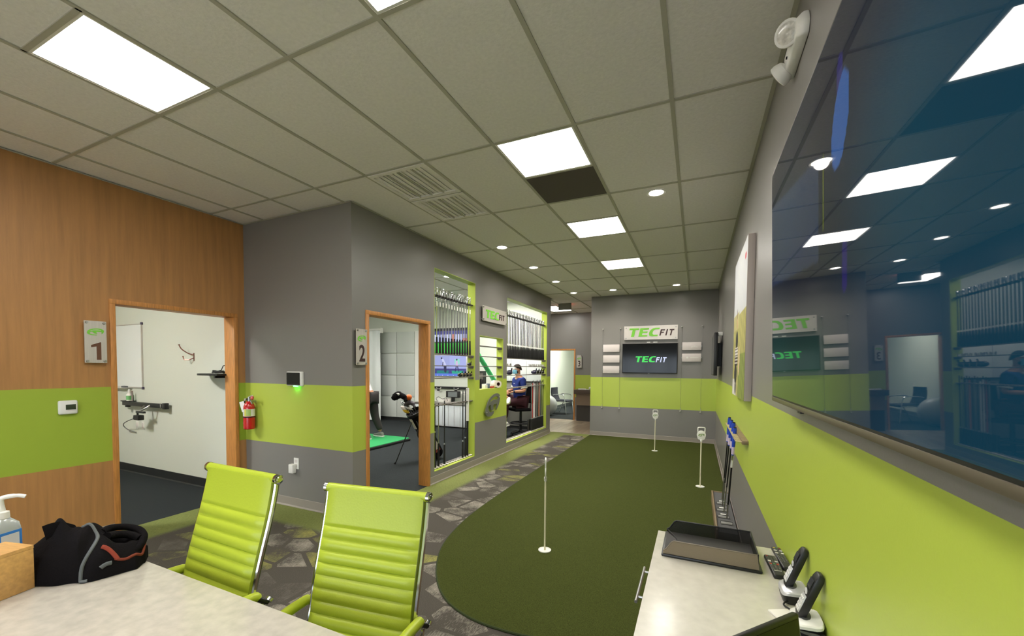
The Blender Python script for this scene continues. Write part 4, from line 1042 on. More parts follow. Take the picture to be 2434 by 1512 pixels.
# ---------------------------------------------------------------- golf bay behind the window wall
bayw = [o for o in bpy.data.objects if o.name == 'wall_bay'][0]
xs_ = [-9.64,-9.03,-8.42,-7.81,-7.18]; zs_ = [.1,.70,1.315,1.94,2.555]
for a, b in zip(xs_, xs_[1:]):
    for c, d in zip(zs_, zs_[1:]): part('acoustic_panel', MB().box(a+.006, b-.006, BKF-.035, BKF, c+.006, d-.006), M['white_panel'], bayw, .006)
part('panel_post', MB().box(-7.17, -7.05, BKF-.04, BKF, .1, 2.56), M['white'], bayw)
# side curtain of the hitting screen
def curt(u, v):
    y = 9.2+.03*math.sin(u*26)*(.3+.7*v)+.02*math.sin(u*9+v*6); return Vector((-9.5+1.4*u+.03*math.sin(v*5)*(u > .95), y-9.2, .03+2.56*v))
t = thing('screen_curtain', 'white hanging side curtain in the golf bay beyond door 2', 'curtain', (0, 9.2, 0))
part('fabric', MB().grid(curt, 60, 24), mat('curtain_white', (226,230,230), .8), t, smooth=True)
part('top_rail', MB().cyl((-9.55,0,2.6), (-8.03,0,2.6), .03, n=10), M['white'], t, smooth=True)
part('rail_end', MB().box(-8.06, -8.02, -.04, .04, 2.5, 2.64), M['white'], t)
# hitting mat
t = thing('hitting_mat', 'green hitting mat with black rounded rim in the golf bay', 'mat', (-6.35, 6.45, .002))
cor = []
for cx, cy, a0 in ((.83,-.62,-90),(.83,.6,0),(-.83,.6,90),(-.83,-.62,180)):
    for k in range(7):
        a = math.radians(a0+15*k); cor.append((cx+.1*math.cos(a), cy+.1*math.sin(a)))
part('turf_top', MB().prism([(x*.97, y*.97) for x, y in cor], Matrix.Translation((0,0,.03)), .025), mat('mat_green', (34,150,84), .9, noise=(200,.25)), t)
part('rim', MB().prism(cor, ID4, .046), M['rubber'], t, .012)
part('white_strip', MB().box(.6, .96, -.74, -.72, 0, .012), M['white'], t)
# stand bag with clubs
tb = Vector((-4.10, 5.44, .84)); bb = Vector((-3.98, 5.92, .06)); ax = (tb-bb).normalized(); Lb = (tb-bb).length
q = Vector((0,0,1)).rotation_difference(ax).to_matrix().to_4x4()
t = thing('stand_bag', 'black and white golf stand bag full of clubs leaning inside door 2', 'golf bag', tuple(bb)); BM = q
part('body', MB().lathe([(.001,0),(.11,0),(.125,.03),(.13,.25),(.118,.45),(.115,.7),(.125,Lb),(.115,Lb),(.105,.7),(.105,.4),(.1,.05),(.001,.05)], 20, BM), M['black_cloth'], t, smooth=True)
part('white_panel', MB().grid(lambda u, v: BM @ Vector((.137*math.cos(-2.6+u*2.6), .137*math.sin(-2.6+u*2.6), .17+v*.3)), 10, 4), mat('bag_white', (214,206,198), .6), t, smooth=True)
part('red_band', MB().grid(lambda u, v: BM @ Vector((.1375*math.cos(-2.6+u*2.6), .1375*math.sin(-2.6+u*2.6), .12+v*.05)), 10, 2), mat('bag_red', (150,66,44), .6), t, smooth=True)
for k in range(2): part('white_stripe', MB().grid(lambda u, v: BM @ Vector((.1372*math.cos(-1.9+u*(.5-.2*k)), .1372*math.sin(-1.9+u*(.5-.2*k)), .04+.03*k+v*.012)), 6, 1), mat('bag_white', (214,206,198), .6), t, smooth=True)
part('shoulder_panel', MB().grid(lambda u, v: BM @ Vector((.128*math.cos(-2.0+u*.5), .128*math.sin(-2.0+u*.5), .66+v*.2)), 6, 3), mat('bag_white', (214,206,198), .6), t, smooth=True)
part('collar', MB().lathe([(.126,Lb-.05),(.134,Lb-.04),(.134,Lb),(.126,Lb+.006),(.126,Lb-.05)], 20, BM), M['black'], t, smooth=True)
part('handle', MB().tube(crom([tuple(BM @ Vector((0,-.125,.45))), tuple(BM @ Vector((0,-.17,.5))), tuple(BM @ Vector((0,-.17,.58))), tuple(BM @ Vector((0,-.12,.64)))], 4), .012, 8), M['black'], t, smooth=True)
for fx, fy in ((-4.314, 5.24), (-3.66, 5.42)):
    f = Vector((fx, fy, .004))-bb; top = BM @ Vector((-.03 if fx < -4 else .06, -.11, Lb-.12))
    lg = part('stand_leg', MB().cyl(tuple(top), tuple(f), .0085, n=8), M['black'], t, smooth=True)
    part('rubber_foot', MB().ball(tuple(f+Vector((0,0,.014))), .016, 8, 6), M['rubber'], lg, smooth=True)
def at_bag(x, y, z): return BM @ Vector((x, y, z))
HB = [((-.06,.0),.30,'cover',M['black_cloth'],'large black padded headcover on a club in the stand bag'), ((.0,.05),.24,'ball',mat('orange_ball', (226,110,50), .4),'orange ball-topped club in the stand bag'),
      ((-.05,-.05),.10,'wood',mat('white_club', (206,196,190), .3),'pale wood club head in the stand bag'), ((-.02,-.07),.06,'wood',mat('gold_club', (206,168,40), .3,.3),'gold iron head in the stand bag'),
      ((.03,-.04),.09,'wood',M['steel'],'steel club head at the right of the stand bag'), ((.05,.0),.15,'cover',mat('gray_cover', (70,66,74), .7),'dark gray headcover in the stand bag'), ((-.08,.03),.13,'wood',M['chrome'],'chrome club head at the left of the stand bag')]
for (x, y), hgt, kind, m, lb in HB:
    base = bb+at_bag(x*.9, y*.9, .07); tp = bb+at_bag(x, y, Lb+hgt)-base
    c = thing('golf_club', lb, 'golf club', tuple(base), group='clubs in the stand bag')
    part('shaft', MB().cyl((0,0,0), tuple(tp*.97), .006, n=8), M['steel'] if kind != 'ball' else M['black'], c, smooth=True)
    R_ = Matrix.Translation(tp) @ Matrix.Rotation(.9, 4, 'Z')
    if kind == 'cover':
        k = 1.0 if hgt > .2 else .75
        v = MB().tube(crom([tuple(tp+Vector((.07,-.01,-.07))*k), tuple(tp+Vector((.02,0,-.005))*k), tuple(tp+Vector((-.08,0,.02))*k), tuple(tp+Vector((-.17,.02,-.02))*k), tuple(tp+Vector((-.21,.03,-.05))*k)], 5), [.03*k]*4+[.045*k]*5+[.06*k]*6+[.045*k]*4+[.02*k]*2, 12)
        part('headcover', v, m, c, smooth=True)
        if k == 1: part('logo_patch', MB().ball(tuple(tp+Vector((-.06,-.045,.035))), (.04,.012,.02), 10, 6), M['white'], c, smooth=True)
    elif kind == 'ball': part('ball_tip', MB().ball(tuple(tp), .05, 16, 10), m, c, smooth=True)
    else:
        part('head', MB().ball((0,0,0), (.075,.04,.028), 14, 8, Matrix.Rotation(.5,3,'Y')).__class__().ball(tuple(tp+Vector((-.05,-.01,.0))), (.07,.04,.03), 14, 8, Matrix.Rotation(.45,3,'Y')), m, c, smooth=True)
# screens, bench and instruments on the far wall
def swing_img(u, v):
    c = (172,180,236) if v > .36 else (70,66,140)
    if u < .48: c = tuple(x*.95 for x in c)
    if v < .12: return (96,126,226)
    def rect(a, b, e, d): return a < u < b and e < v < d
    if v < .26 and .06 < u-.1*(v-.12) < .44: c = (30,130,130)
    if v < .26 and .56 < u+.1*(v-.12) < .92: c = (40,170,140)
    if rect(.64,.8,.58,.82): c = (150,226,210)
    def seg(x0, y0, x1, y1, r):
        t_ = max(0, min(1, ((u-x0)*(x1-x0)+(v-y0)*(y1-y0))/((x1-x0)**2+(y1-y0)**2))); return ((u-x0-t_*(x1-x0))**2+((v-y0-t_*(y1-y0))*.6)**2)**.5 < r
    if seg(.31,.48,.33,.22,.022) or seg(.36,.48,.355,.2,.022): c = (44,44,84)
    if seg(.26,.78,.34,.54,.035): c = (206,210,246)
    if seg(.27,.68,.25,.48,.012): c = (70,60,90)
    if seg(.22,.87,.22,.86,.026): c = (60,50,80)
    if seg(.69,.46,.66,.24,.016) or seg(.73,.46,.77,.24,.016): c = (50,54,110)
    if seg(.705,.68,.71,.52,.034): c = (216,190,226)
    if seg(.705,.8,.705,.79,.022): c = (80,70,100)
    return c
t = thing('television', 'screen with two golfer images seen through the left tall opening', 'television', (-6.0, BKF-.04, 1.592))
part('housing', MB().box(-.51, .51, 0, .035, -.29, .29), M['alu'], t, .004)
picture('screen', swing_img, 120, 70, FB @ Matrix.Translation((0,0,.0015)), .99, .555, .3, t, emit=.85)
for k in range(5): part('menu_mark', MB().box(-.42+.17*k, -.4+.17*k, -.0035, -.002, -.262, -.248), glow('menu_white', (.9,.93,1), .9), t)
def range_img(u, v):
    if v > .9: return (26,26,40)
    if v > .76: return (60,62,140)
    if v > .47:
        k = int(u*9) % 3; return ((206,212,250), (186,196,240), (150,150,200))[k] if not (.55 < u < .62 or u > .86 and v < .6) else (200,120,110)
    if v > .4: return (70,110,90)
    return (70,214,76) if int(u*23) % 5 else (54,180,60)
t = thing('television', 'upper screen with a bright green range image behind the irons', 'television', (-6.0, BKF-.04, 2.262))
part('housing', MB().box(-.52, .52, 0, .035, -.34, .34), M['black'], t, .004)
picture('screen', range_img, 110, 70, FB @ Matrix.Translation((0,0,.0015)), 1.01, .65, .3, t, emit=.8)
t = thing('wall_rail', 'black equipment rail on the golf bay wall above the bench', 'rail', (-5.93, BKF-.03, 1.0))
part('rail', MB().box(-.6, .6, -.02, .03, -.03, .03), M['black'], t, .003)
for x in (-.42, .13):
    part('clamp', MB().tube(crom([(x-.07,-.03,.0),(x-.05,-.05,-.03),(x,-.06,-.04),(x+.05,-.05,-.03),(x+.07,-.03,.0)], 4), .013, 8), M['steel'], t, smooth=True)
    part('arm', MB().box(x-.03, x+.03, -.07, -.03, -.09, -.045), M['black'], t)
t = thing('monitor_box', 'dark gray boxy monitor on the golf bay bench', 'monitor', (-5.83, BKF-.16, .62))
part('stand', MB().box(-.04, .04, -.03, .03, 0, .14), M['black'], t); part('housing', MB().box(-.2, .2, -.05, .05, .13, .30), M['black'], t, .01); part('screen', MB().box(-.13, .15, -.0512, -.0502, .15, .28), mat('gray_screen', (116,122,124), .3), t)
t = thing('swing_tracker', 'white instrument with looped wires on the golf bay bench', 'instrument', (-6.08, BKF-.3, .62))
part('body', MB().box(-.14, .08, -.05, .05, 0, .12), M['white'], t, .012); part('side_panel', MB().box(.1, .24, -.04, .04, 0, .1), M['offwhite'], t, .01)
part('wire', MB().tube(crom([(-.1,-.06,.02),(-.14,-.08,.1),(-.06,-.09,.15),(.06,-.08,.1),(.16,-.07,.13),(.2,-.06,.05)], 6), .006, 6), M['black'], t, smooth=True)
t = thing('equipment_bench', 'long bench with white slab front and dark top in the golf bay', 'bench', (-5.7, 9.32, 0))
part('top', MB().box(-1.15, .9, -.28, .275, .585, .62), M['gray_metal'], t, .003); part('carcass', MB().box(-1.1, .85, -.245, .275, .03, .584), M['offwhite'], t)
for k in range(11): part('front_slab', MB().box(-1.1+k*.176+.006, -1.1+(k+1)*.176-.006, -.262, -.246, .04, .57), mat('slab_white', (214,220,226), .5) if k == 0 else bpy.data.materials['slab_white'], t, .004)
t = thing('computer_monitor', 'black computer monitor back seen through the small opening', 'monitor', (-4.4, 8.26, 0))
part('panel', MB().box(-.02, .02, -.27, .27, 1.18, 1.475), M['black'], t, .008); part('neck', MB().box(-.03, .03, -.03, .03, 1.02, 1.3), M['black'], t); part('foot', MB().box(-.1, .1, -.12, .12, 1.0, 1.02), M['black'], t)
part('vent_plate', MB().box(.0202, .0212, -.15, .1, 1.28, 1.42), M['gray_metal'], t)
t = thing('standing_desk', 'tall desk inside the golf bay carrying the monitor', 'desk', (-4.45, 8.66, 0))
part('top', MB().box(-.25, .25, -.7, .72, .96, .9995), M['offwhite'], t, .003)
for sx in (-.21, .21):
    for sy in (-.28, .65): part('leg', MB().box(sx-.02, sx+.02, sy-.02, sy+.02, .002, .96), M['gray_metal'], t)
single('foam_tube', MB().cyl((0,-.3,.22), (0,.96,-.70), .052, n=16), mat('foam_green', (70,204,124), .7), 'green foam tube leaning diagonally behind the small opening', 'foam tube', (-4.38, 8.237, 1.757), smooth=True)
# right-hand end of the bay: board and wainscot
t = thing('whiteboard', 'white wall boards behind the seated man', 'whiteboard', (-3.98, BKF-.002, 1.62))
for k in range(3): part('board', MB().box(-.66+k*.42, -.24+k*.42-.006, -.02, 0, -.4, .36), mat('board_white', (236,240,240), .3), t, .002)
single('wainscot', MB().box(-.72, .66, -.03, -.001, .1, 1.19), mat('gray_laminate', (124,122,116), .5), 'gray laminate lower wall panel behind the stool', 'wall panel', (-3.99, BKF, 0), bevel=.002)
single('ledge_rail', MB().box(-.72, .66, -.05, -.001, 0, .03), M['black'], 'black cap rail on top of the gray lower wall panel', 'rail', (-3.99, BKF, 1.1905))
# ---------------------------------------------------------------- people
def person(label): return thing('person', label, 'person')
hair = mat('dark_hair', (44,32,28), .85, bump=(120,.5))
def head(parent, c, f, s=1.0, body_m=None):
    """face features on a head already grown by the body; f = facing direction"""
    f = Vector(f).normalized(); r = Vector((f.y, -f.x, 0)).normalized(); u = r.cross(f).normalized(); c = Vector(c)
    R_ = Matrix((r, f, u)).transposed()
    for sx in (-1, 1):
        part('eye', MB().ball(c+r*sx*.032*s+f*.088*s+u*.012*s, (.011*s,.006*s,.007*s), 10, 6, R_), M['white'], parent, smooth=True)
        part('pupil', MB().ball(c+r*sx*.032*s+f*.0935*s+u*.012*s, (.005*s,.003*s,.005*s), 8, 5, R_), M['black'], parent, smooth=True)
        part('eyebrow', MB().ball(c+r*sx*.033*s+f*.092*s+u*.034*s, (.018*s,.006*s,.004*s), 10, 5, R_), hair, parent, smooth=True)
        part('ear', MB().ball(c+r*sx*.078*s-f*.004*s-u*.004*s, (.009*s,.018*s,.03*s), 10, 7, R_), M['skin'], parent, smooth=True)
    part('nose', MB().ball(c+f*.1*s-u*.012*s, (.012*s,.018*s,.022*s), 10, 7, R_), M['skin'], parent, smooth=True)
    part('mouth', MB().ball(c+f*.093*s-u*.052*s, (.024*s,.006*s,.006*s), 10, 5, R_), mat('lips', (160,92,84), .5), parent, smooth=True)
    part('hair', MB().grid(lambda a, b: c+R_ @ Vector((.084*s*math.sin(.02+b*1.42)*math.cos(a*2*PI), -.012*s+.1*s*math.sin(.02+b*1.42)*math.sin(a*2*PI), .03*s+.096*s*math.cos(.02+b*1.42)-(.06*s*max(0, -math.sin(a*2*PI))*b*b)+.03*s*max(0, math.sin(a*2*PI))*b*b)), 24, 9), hair, parent, smooth=True)
    return R_, r, f, u
def hand(parent, w, d, n, m, s=1.0, curl=.5):
    """palm, four unequal curled fingers and a thumb leaving the side; w wrist, d finger direction, n back-of-hand normal"""
    d = Vector(d).normalized(); n = Vector(n); n = (n-d*n.dot(d)).normalized(); sd = d.cross(n); w = Vector(w)
    V = [w, w+d*.045*s, w+d*.085*s]; E_ = [(0,1),(1,2)]; Rr = [(.024*s,.018*s),(.036*s,.017*s),(.038*s,.015*s)]
    mb = skin('palm', [tuple(p) for p in V], E_, Rr, m, parent, 1)
    for k, L_ in enumerate((.066,.074,.07,.054)):
        b = w+d*.085*s+sd*(k-1.5)*.019*s; p = [b]; ang = curl*.3
        for q_ in range(3):
            ang += curl*.55; p.append(p[-1]+(d*math.cos(ang)-n*math.sin(ang))*L_*s/3)
        part('finger', MB().tube([tuple(x) for x in p], [.0095*s,.009*s,.008*s,.0065*s], 8), m, parent, smooth=True)
    b = w+d*.03*s-sd*.03*s
    part('thumb', MB().tube([tuple(b), tuple(b+d*.025*s-sd*.02*s-n*.006*s), tuple(b+d*.052*s-sd*.022*s-n*.014*s)], [.012*s,.0105*s,.008*s], 8), m, parent, smooth=True)
# seated man on a drafting stool
seat_p = person('seated man in navy polo, maroon trousers and pale blue mask')
f = Vector((-.66,-.75,0)).normalized(); r = Vector((f.y,-f.x,0)); l_ = -r
HP = Vector((-3.615, 8.72, .80)); CH = HP+Vector((0,0,.30))+f*.02; SHC = HP+Vector((0,0,.50))+f*.03; NK = SHC+Vector((0,0,.075))+f*.015; HC = NK+Vector((0,0,.135))+f*.03
LS, RS = SHC+l_*.185-Vector((0,0,.02)), SHC-l_*.185-Vector((0,0,.02))
LE = LS+Vector((0,0,-.24))+l_*.07-f*.02; RE = RS+Vector((0,0,-.24))-l_*.06+f*.02
LW_ = LE+f*.2-l_*.15+Vector((0,0,-.02)); RW_ = RE+f*.22+l_*.14+Vector((0,0,-.02))
LH, RH = HP+l_*.1, HP-l_*.1
LK = LH+f*.40+Vector((0,0,-.03)); LA = LK+Vector((0,0,-.41))+f*.02
RK = RH+f*.36-l_*.1+Vector((0,0,.1)); RA = LK+l_*.10+Vector((0,0,.13))
V = [HP, CH, SHC, NK, HC-Vector((0,0,.045))+f*.012, HC+Vector((0,0,.035)), LS, LE, LW_, RS, RE, RW_, LH, LK, LA, RH, RK, RA]
E_ = [(0,1),(1,2),(2,3),(3,4),(4,5),(2,6),(6,7),(7,8),(2,9),(9,10),(10,11),(0,12),(12,13),(13,14),(0,15),(15,16),(16,17)]
Rr = [.13,.135,.1,.056,(.068,.08),(.08,.095),.058,.045,.031,.058,.045,.031,.085,.058,.038,.085,.058,.038]
skin('body', [tuple(p) for p in V], E_, Rr, M['skin'], seat_p)
navy_s = mat('navy_polo', (26,48,128), .8); maroon = mat('maroon_trousers', (62,22,34), .85)
lm = lambda a, b, k: a.lerp(b, k)
skin('polo_shirt', [tuple(p) for p in (HP-Vector((0,0,.02)), CH, SHC, NK-Vector((0,0,.035)), LS, lm(LS,LE,.7), RS, lm(RS,RE,.7))], [(0,1),(1,2),(2,3),(2,4),(4,5),(2,6),(6,7)], [.15,.155,.122,.066,.076,.07,.076,.07], navy_s, seat_p)
for a, b in ((LS,LE),(RS,RE)): part('sleeve_cuff', MB().tube([tuple(lm(a,b,.68)), tuple(lm(a,b,.78))], [.077,.072], 14), M['white'], seat_p, smooth=True)
for sg in (-1, 1): part('collar', MB().tube([tuple(NK-Vector((0,0,.005))-f*.05), tuple(NK+r*sg*.06-Vector((0,0,.01))), tuple(NK+f*.075+r*sg*.012-Vector((0,0,.075)))], [.014,.016,.01], 8), M['white'], seat_p, smooth=True)
part('chest_logo', MB().ball(tuple(CH+f*.157+l_*.06+Vector((0,0,.1))), (.02,.01,.006), 8, 5), M['white'], seat_p)
skin('trousers', [tuple(p) for p in (HP+Vector((0,0,.03)), LH, LK, LA+Vector((0,0,.06)), RH, RK, lm(RK,RA,.8))], [(0,1),(1,2),(2,3),(0,4),(4,5),(5,6)], [.15,.115,.088,.066,.115,.088,.066], maroon, seat_p)
R_, *_ = head(seat_p, HC+Vector((0,0,.0)), f)
part('face_mask', MB().grid(lambda a, b: HC+R_ @ Vector((.078*math.sin((a-.5)*2.5), .112*math.cos((a-.5)*2.5)-.006+.012*math.sin(PI*b), -.095+.095*b)), 14, 6), mat('mask_blue', (128,196,226), .8), seat_p, smooth=True)
part('beard', MB().ball(tuple(HC-Vector((0,0,.055))+f*.03), (.07,.07,.05), 14, 8), hair, seat_p, smooth=True)
hand(seat_p, LW_, f*.6-l_*.8+Vector((0,0,-.25)), (0,0,1), M['skin'], 1.0, .5); hand(seat_p, RW_, f*.5+l_*.8+Vector((0,0,-.2)), (0,0,1), M['skin'], 1.0, .5)
part('wristwatch', MB().tube([tuple(lm(LE,LW_,.86)), tuple(lm(LE,LW_,.98))], .036, 14), M['black'], seat_p, smooth=True)
def shoe(parent, a, d, up, m, sole):
    d = Vector(d).normalized(); up = Vector(up); up = (up-d*up.dot(d)).normalized(); s_ = d.cross(up); a = Vector(a)
    rr = []
    for t_, w_, h_ in ((-.075,.03,.05),(-.06,.04,.085),(0,.042,.09),(.07,.048,.065),(.13,.05,.048),(.18,.042,.036),(.2,.02,.02)):
        rr.append([a+d*t_+s_*w_*math.cos(q_)+up*(-.085+h_*.5+h_*.5*math.sin(q_)) for q_ in [2*PI*k/12 for k in range(12)]])
    part('shoe', MB().loft(rr), m, parent, smooth=True)
    rs = [[a+d*t_+s_*w_*c_+up*z_ for c_, z_ in ((-1,-.1),(1,-.1),(1,-.078),(-1,-.078))] for t_, w_ in ((-.085,.035),(0,.046),(.1,.054),(.19,.042),(.21,.02))]
    part('shoe_sole', MB().loft(rs), sole, parent, .004)
ws = mat('white_shoe', (232,230,228), .5); gs = mat('sole_green', (196,200,150), .6)
shoe(seat_p, LA+Vector((0,0,-.02)), f+Vector((0,0,-.35)), (0,0,1), ws, ws)
shoe(seat_p, RA+l_*.06, l_*.75+f*.5+Vector((0,0,-.15)), (0,0,1), ws, gs)
st = thing('drafting_stool', 'black drafting stool with foot ring under the seated man', 'stool', (HP.x-f.x*.02, HP.y-f.y*.02, .002), (0,0,math.atan2(f.y,f.x)))
part('seat', MB().box(-.2, .24, -.22, .22, .575, .636), M['black_cloth'], st, .03, seg=3)
part('backrest', MB().grid(lambda a, b: Vector((-.215-.02*math.cos((a-.5)*3)-.01*b, (a-.5)*.38*(1-.25*b*b), .74+.42*b)), 12, 10), M['black_cloth'], st, smooth=True)
part('back_shell', MB().grid(lambda a, b: Vector((-.235-.02*math.cos((a-.5)*3)-.01*b, (a-.5)*.38*(1-.25*b*b), .74+.42*b)), 12, 10), M['black'], st, smooth=True)
part('back_post', MB().tube([(-.1,0,.57),(-.23,0,.57),(-.275,0,.75),(-.275,0,.95)], .018, 8), M['black'], st, smooth=True)
part('column', MB().cyl((0,0,.1), (0,0,.58), .028, n=12), M['black'], st, smooth=True)
part('foot_ring', MB().tube([(.23*math.cos(2*PI*k/28), .23*math.sin(2*PI*k/28), .30) for k in range(29)], .014, 8), M['black'], st, smooth=True)
for k in range(3): a = 2*PI*k/3; part('ring_spoke', MB().cyl((0,0,.3), (.23*math.cos(a), .23*math.sin(a), .3), .01, n=8), M['black'], st)
for k in range(5):
    a = 2*PI*k/5+.2; part('base_leg', MB().tube([(0,0,.12), (.24*math.cos(a), .24*math.sin(a), .075)], [.03,.018], 8), M['black'], st, smooth=True)
    part('caster', MB().cyl((.24*math.cos(a)-.02*math.sin(a), .24*math.sin(a)+.02*math.cos(a), .03), (.24*math.cos(a)+.02*math.sin(a), .24*math.sin(a)-.02*math.cos(a), .03), .03, n=14), M['rubber'], st, smooth=True)
# golfer bending over a ball beyond door 2
gp = person('golfer in white shirt and dark trousers bending over the mat')
gz = .057; gp.location = (-.12, 0, 0)
HP = Vector((-6.10, 6.75, .90)); CH = Vector((-6.27, 6.75, 1.12)); SHC = Vector((-6.42, 6.75, 1.28)); NK = Vector((-6.50,6.75,1.35)); HC = Vector((-6.60,6.75,1.43))
LS, RS = SHC+Vector((0,-.185,-.02)), SHC+Vector((0,.185,-.02)); LE = LS+Vector((-.06,.03,-.28)); RE = RS+Vector((-.06,-.03,-.28)); LW_ = Vector((-6.60,6.715,.80)); RW_ = Vector((-6.61,6.765,.75))
LH, RH = HP+Vector((0,-.09,0)), HP+Vector((0,.09,0)); LK = Vector((-6.13,6.57,.50)); RK = Vector((-6.13,6.93,.50)); LA = Vector((-5.99,6.55,.10+gz)); RA = Vector((-5.99,6.95,.10+gz))
V = [HP,CH,SHC,NK,HC,HC+Vector((-.015,0,.05)),LS,LE,LW_,RS,RE,RW_,LH,LK,LA,RH,RK,RA]
E_ = [(0,1),(1,2),(2,3),(3,4),(4,5),(2,6),(6,7),(7,8),(2,9),(9,10),(10,11),(0,12),(12,13),(13,14),(0,15),(15,16),(16,17)]
skin('body', [tuple(p) for p in V], E_, [.125,.13,.1,.056,.076,.085,.058,.045,.031,.058,.045,.031,.085,.06,.04,.085,.06,.04], M['skin'], gp)
skin('shirt', [tuple(p) for p in (HP+Vector((-.005,0,-.03)),CH,SHC,lm(SHC,NK,.5),LS,lm(LS,LE,.8),RS,lm(RS,RE,.8))], [(0,1),(1,2),(2,3),(2,4),(4,5),(2,6),(6,7)], [.155,.152,.122,.07,.08,.07,.08,.07], mat('white_shirt', (232,228,230), .8), gp)
skin('trousers', [tuple(p) for p in (HP,LH,LK,LA+Vector((0,0,.03)),RH,RK,RA+Vector((0,0,.03)))], [(0,1),(1,2),(2,3),(0,4),(4,5),(5,6)], [.132,.112,.09,.066,.112,.09,.066], mat('dark_trousers', (48,44,44), .85), gp)
head(gp, HC+Vector((0,0,.02)), (-.8,0,-.5)); hand(gp, LW_, (-.1,.05,-1), (-1,0,0), M['skin'], 1, 1.2); hand(gp, RW_, (-.1,-.05,-1), (-1,0,0), M['skin'], 1, 1.2)
gsh = mat('gray_shoe', (120,118,116), .6)
shoe(gp, LA+Vector((0,0,.0)), (-1,-.15,0), (0,0,1), gsh, ws); shoe(gp, RA+Vector((0,0,.0)), (-1,.15,0), (0,0,1), gsh, ws)
t = thing('golf_club', 'club held by the golfer in white', 'golf club', (-6.74, 6.74, .76))
part('grip', MB().cyl((.03,0,.1), (-.04,0,-.14), .0125, n=8), grip_m, t, smooth=True); part('shaft', MB().cyl((-.04,0,-.14), (-.27,0,-.68), .006, n=8), M['steel'], t, smooth=True); part('head', MB().box(-.32, -.26, -.015, .03, -.70, -.665), M['steel'], t, .004)
# ---------------------------------------------------------------- hall and room 3
brown = mat('brown_laminate', (84,70,60), .45); tan = mat('tan_laminate', (132,112,94), .5)
t = thing('hall_counter', 'dark brown counter with tan apron against the hall wall by sign 3', 'counter', (-2.72, 12.198, 0))
part('top', MB().box(-.51, .6, -.32, 0, .80, .925), brown, t, .006); part('apron', MB().box(-.46, .56, -.24, -.02, .47, .799), tan, t); part('base', MB().box(-.46, .56, -.18, -.02, 0, .469), mat('dark_base', (66,62,60), .6), t)
single('paper_stack', MB().box(-.11, .11, -.08, .08, 0, .03), M['white'], 'white papers on the hall counter', 'papers', (-3.02, 12.03, .9255), rot=(0,0,.2), bevel=.004)
t = thing('cap', 'crumpled white cap on the hall counter', 'cap', (-2.73, 11.99, .9305)); part('crown', MB().ball((0,0,.046), (.09,.07,.045), 14, 8), M['white'], t, smooth=True); part('brim', MB().ball((-.12,-.02,.006), (.08,.06,.005), 12, 6), M['white'], t, smooth=True)
single('pen_cup', MB().lathe([(.001,0),(.03,0),(.034,.09),(.03,.09),(.027,.006),(.001,.006)], 16), mat('taupe_cup', (150,132,118), .5), 'small taupe cup on the hall counter', 'cup', (-2.60, 12.1, .9255), smooth=True)
t = thing('guest_chair', 'black guest chair with chrome arms in room 3', 'chair', (-4.16, 13.78, .002), (0,0,math.radians(80)))
dfab = mat('dark_fabric', (44,46,56), .9)
part('seat', MB().box(-.25, .25, -.3, .2, .40, .47), dfab, t, .03, seg=3)
part('backrest', MB().grid(lambda a, b: Vector(((a-.5)*.48*(1-.12*b), .2+.03*math.sin(PI*b)+.07*b-.02*math.cos((a-.5)*3), .46+.42*b)), 10, 10), dfab, t, smooth=True)
part('back_shell', MB().grid(lambda a, b: Vector(((a-.5)*.48*(1-.12*b), .235+.03*math.sin(PI*b)+.07*b-.02*math.cos((a-.5)*3), .46+.42*b)), 10, 10), dfab, t, smooth=True)
for sx in (-.275, .275):
    part('arm_frame', MB().tube(crom([(sx,-.3,0),(sx,-.27,.3),(sx,-.22,.6),(sx,-.12,.655),(sx,.1,.655),(sx,.2,.63)], 5), .013, 8), M['chrome'], t, smooth=True)
    part('rear_leg', MB().cyl((sx,.24,.0), (sx,.06,.42), .012, n=8), M['chrome'], t, smooth=True)
    part('side_bar', MB().cyl((sx,-.25,.42), (sx,.2,.42), .011, n=8), M['chrome'], t, smooth=True)
single('exercise_ball', MB().ball((0,0,.33), .33, 24, 16), mat('pale_gray_vinyl', (176,180,180), .4), 'pale gray round ball half hidden behind the window wall end', 'ball', (-4.42, 13.0, .003), smooth=True)
single('light_switch', MB().box(-.004, .004, -.036, .036, -.058, .058), M['white'], 'white wall plate on the room 3 wall', 'switch', (-4.846, 15.3, .85), bevel=.002)
# ---------------------------------------------------------------- things on the meeting table
t = thing('tissue_box', 'pine tissue box cover with a tissue, at the left edge of the table', 'tissue box', (-2.195, .475, TZ+.0005), (0,0,math.radians(14)))
bw, bl, bh = .068, .142, .157
mb = MB().box(-bw, bw, -bl, bl, 0, bh-.012)
part('case', mb, M['pine'], t, .002)
tp = MB(); n_ = 24
hole = [(.022*math.cos(2*PI*k/n_), .055*math.sin(2*PI*k/n_)) for k in range(n_)]
def sq(k):
    a = 2*PI*k/n_; c, s = math.cos(a), math.sin(a); q_ = 1/max(abs(c)/1, abs(s)/1); return (bw*c*q_, bl*s*q_)
ring = [[Vector((*sq(k), z)) for k in range(n_)] for z in (bh-.0115, bh)]+[[Vector((*hole[k], z)) for k in range(n_)] for z in (bh, bh-.0115)]
v = [p for r_ in ring for p in r_]; f = []
for a in range(4):
    for k in range(n_): f.append((a*n_+k, a*n_+(k+1)%n_, ((a+1)%4)*n_+(k+1)%n_, ((a+1)%4)*n_+k))
tp.add(v, f); part('lid', tp, M['pine'], t)
part('tissue', MB().grid(lambda u, v: Vector((.016*math.cos(u*2*PI)*(1+1.6*v*v)*(1+.4*math.sin(u*15)), .03*math.sin(u*2*PI)*(1+.7*v)*(1+.3*math.cos(u*11+1)), bh-.02+.075*v*(1+.25*math.sin(u*9)))), 40, 8), mat('tissue_white', (238,222,212), .9), t, smooth=True)
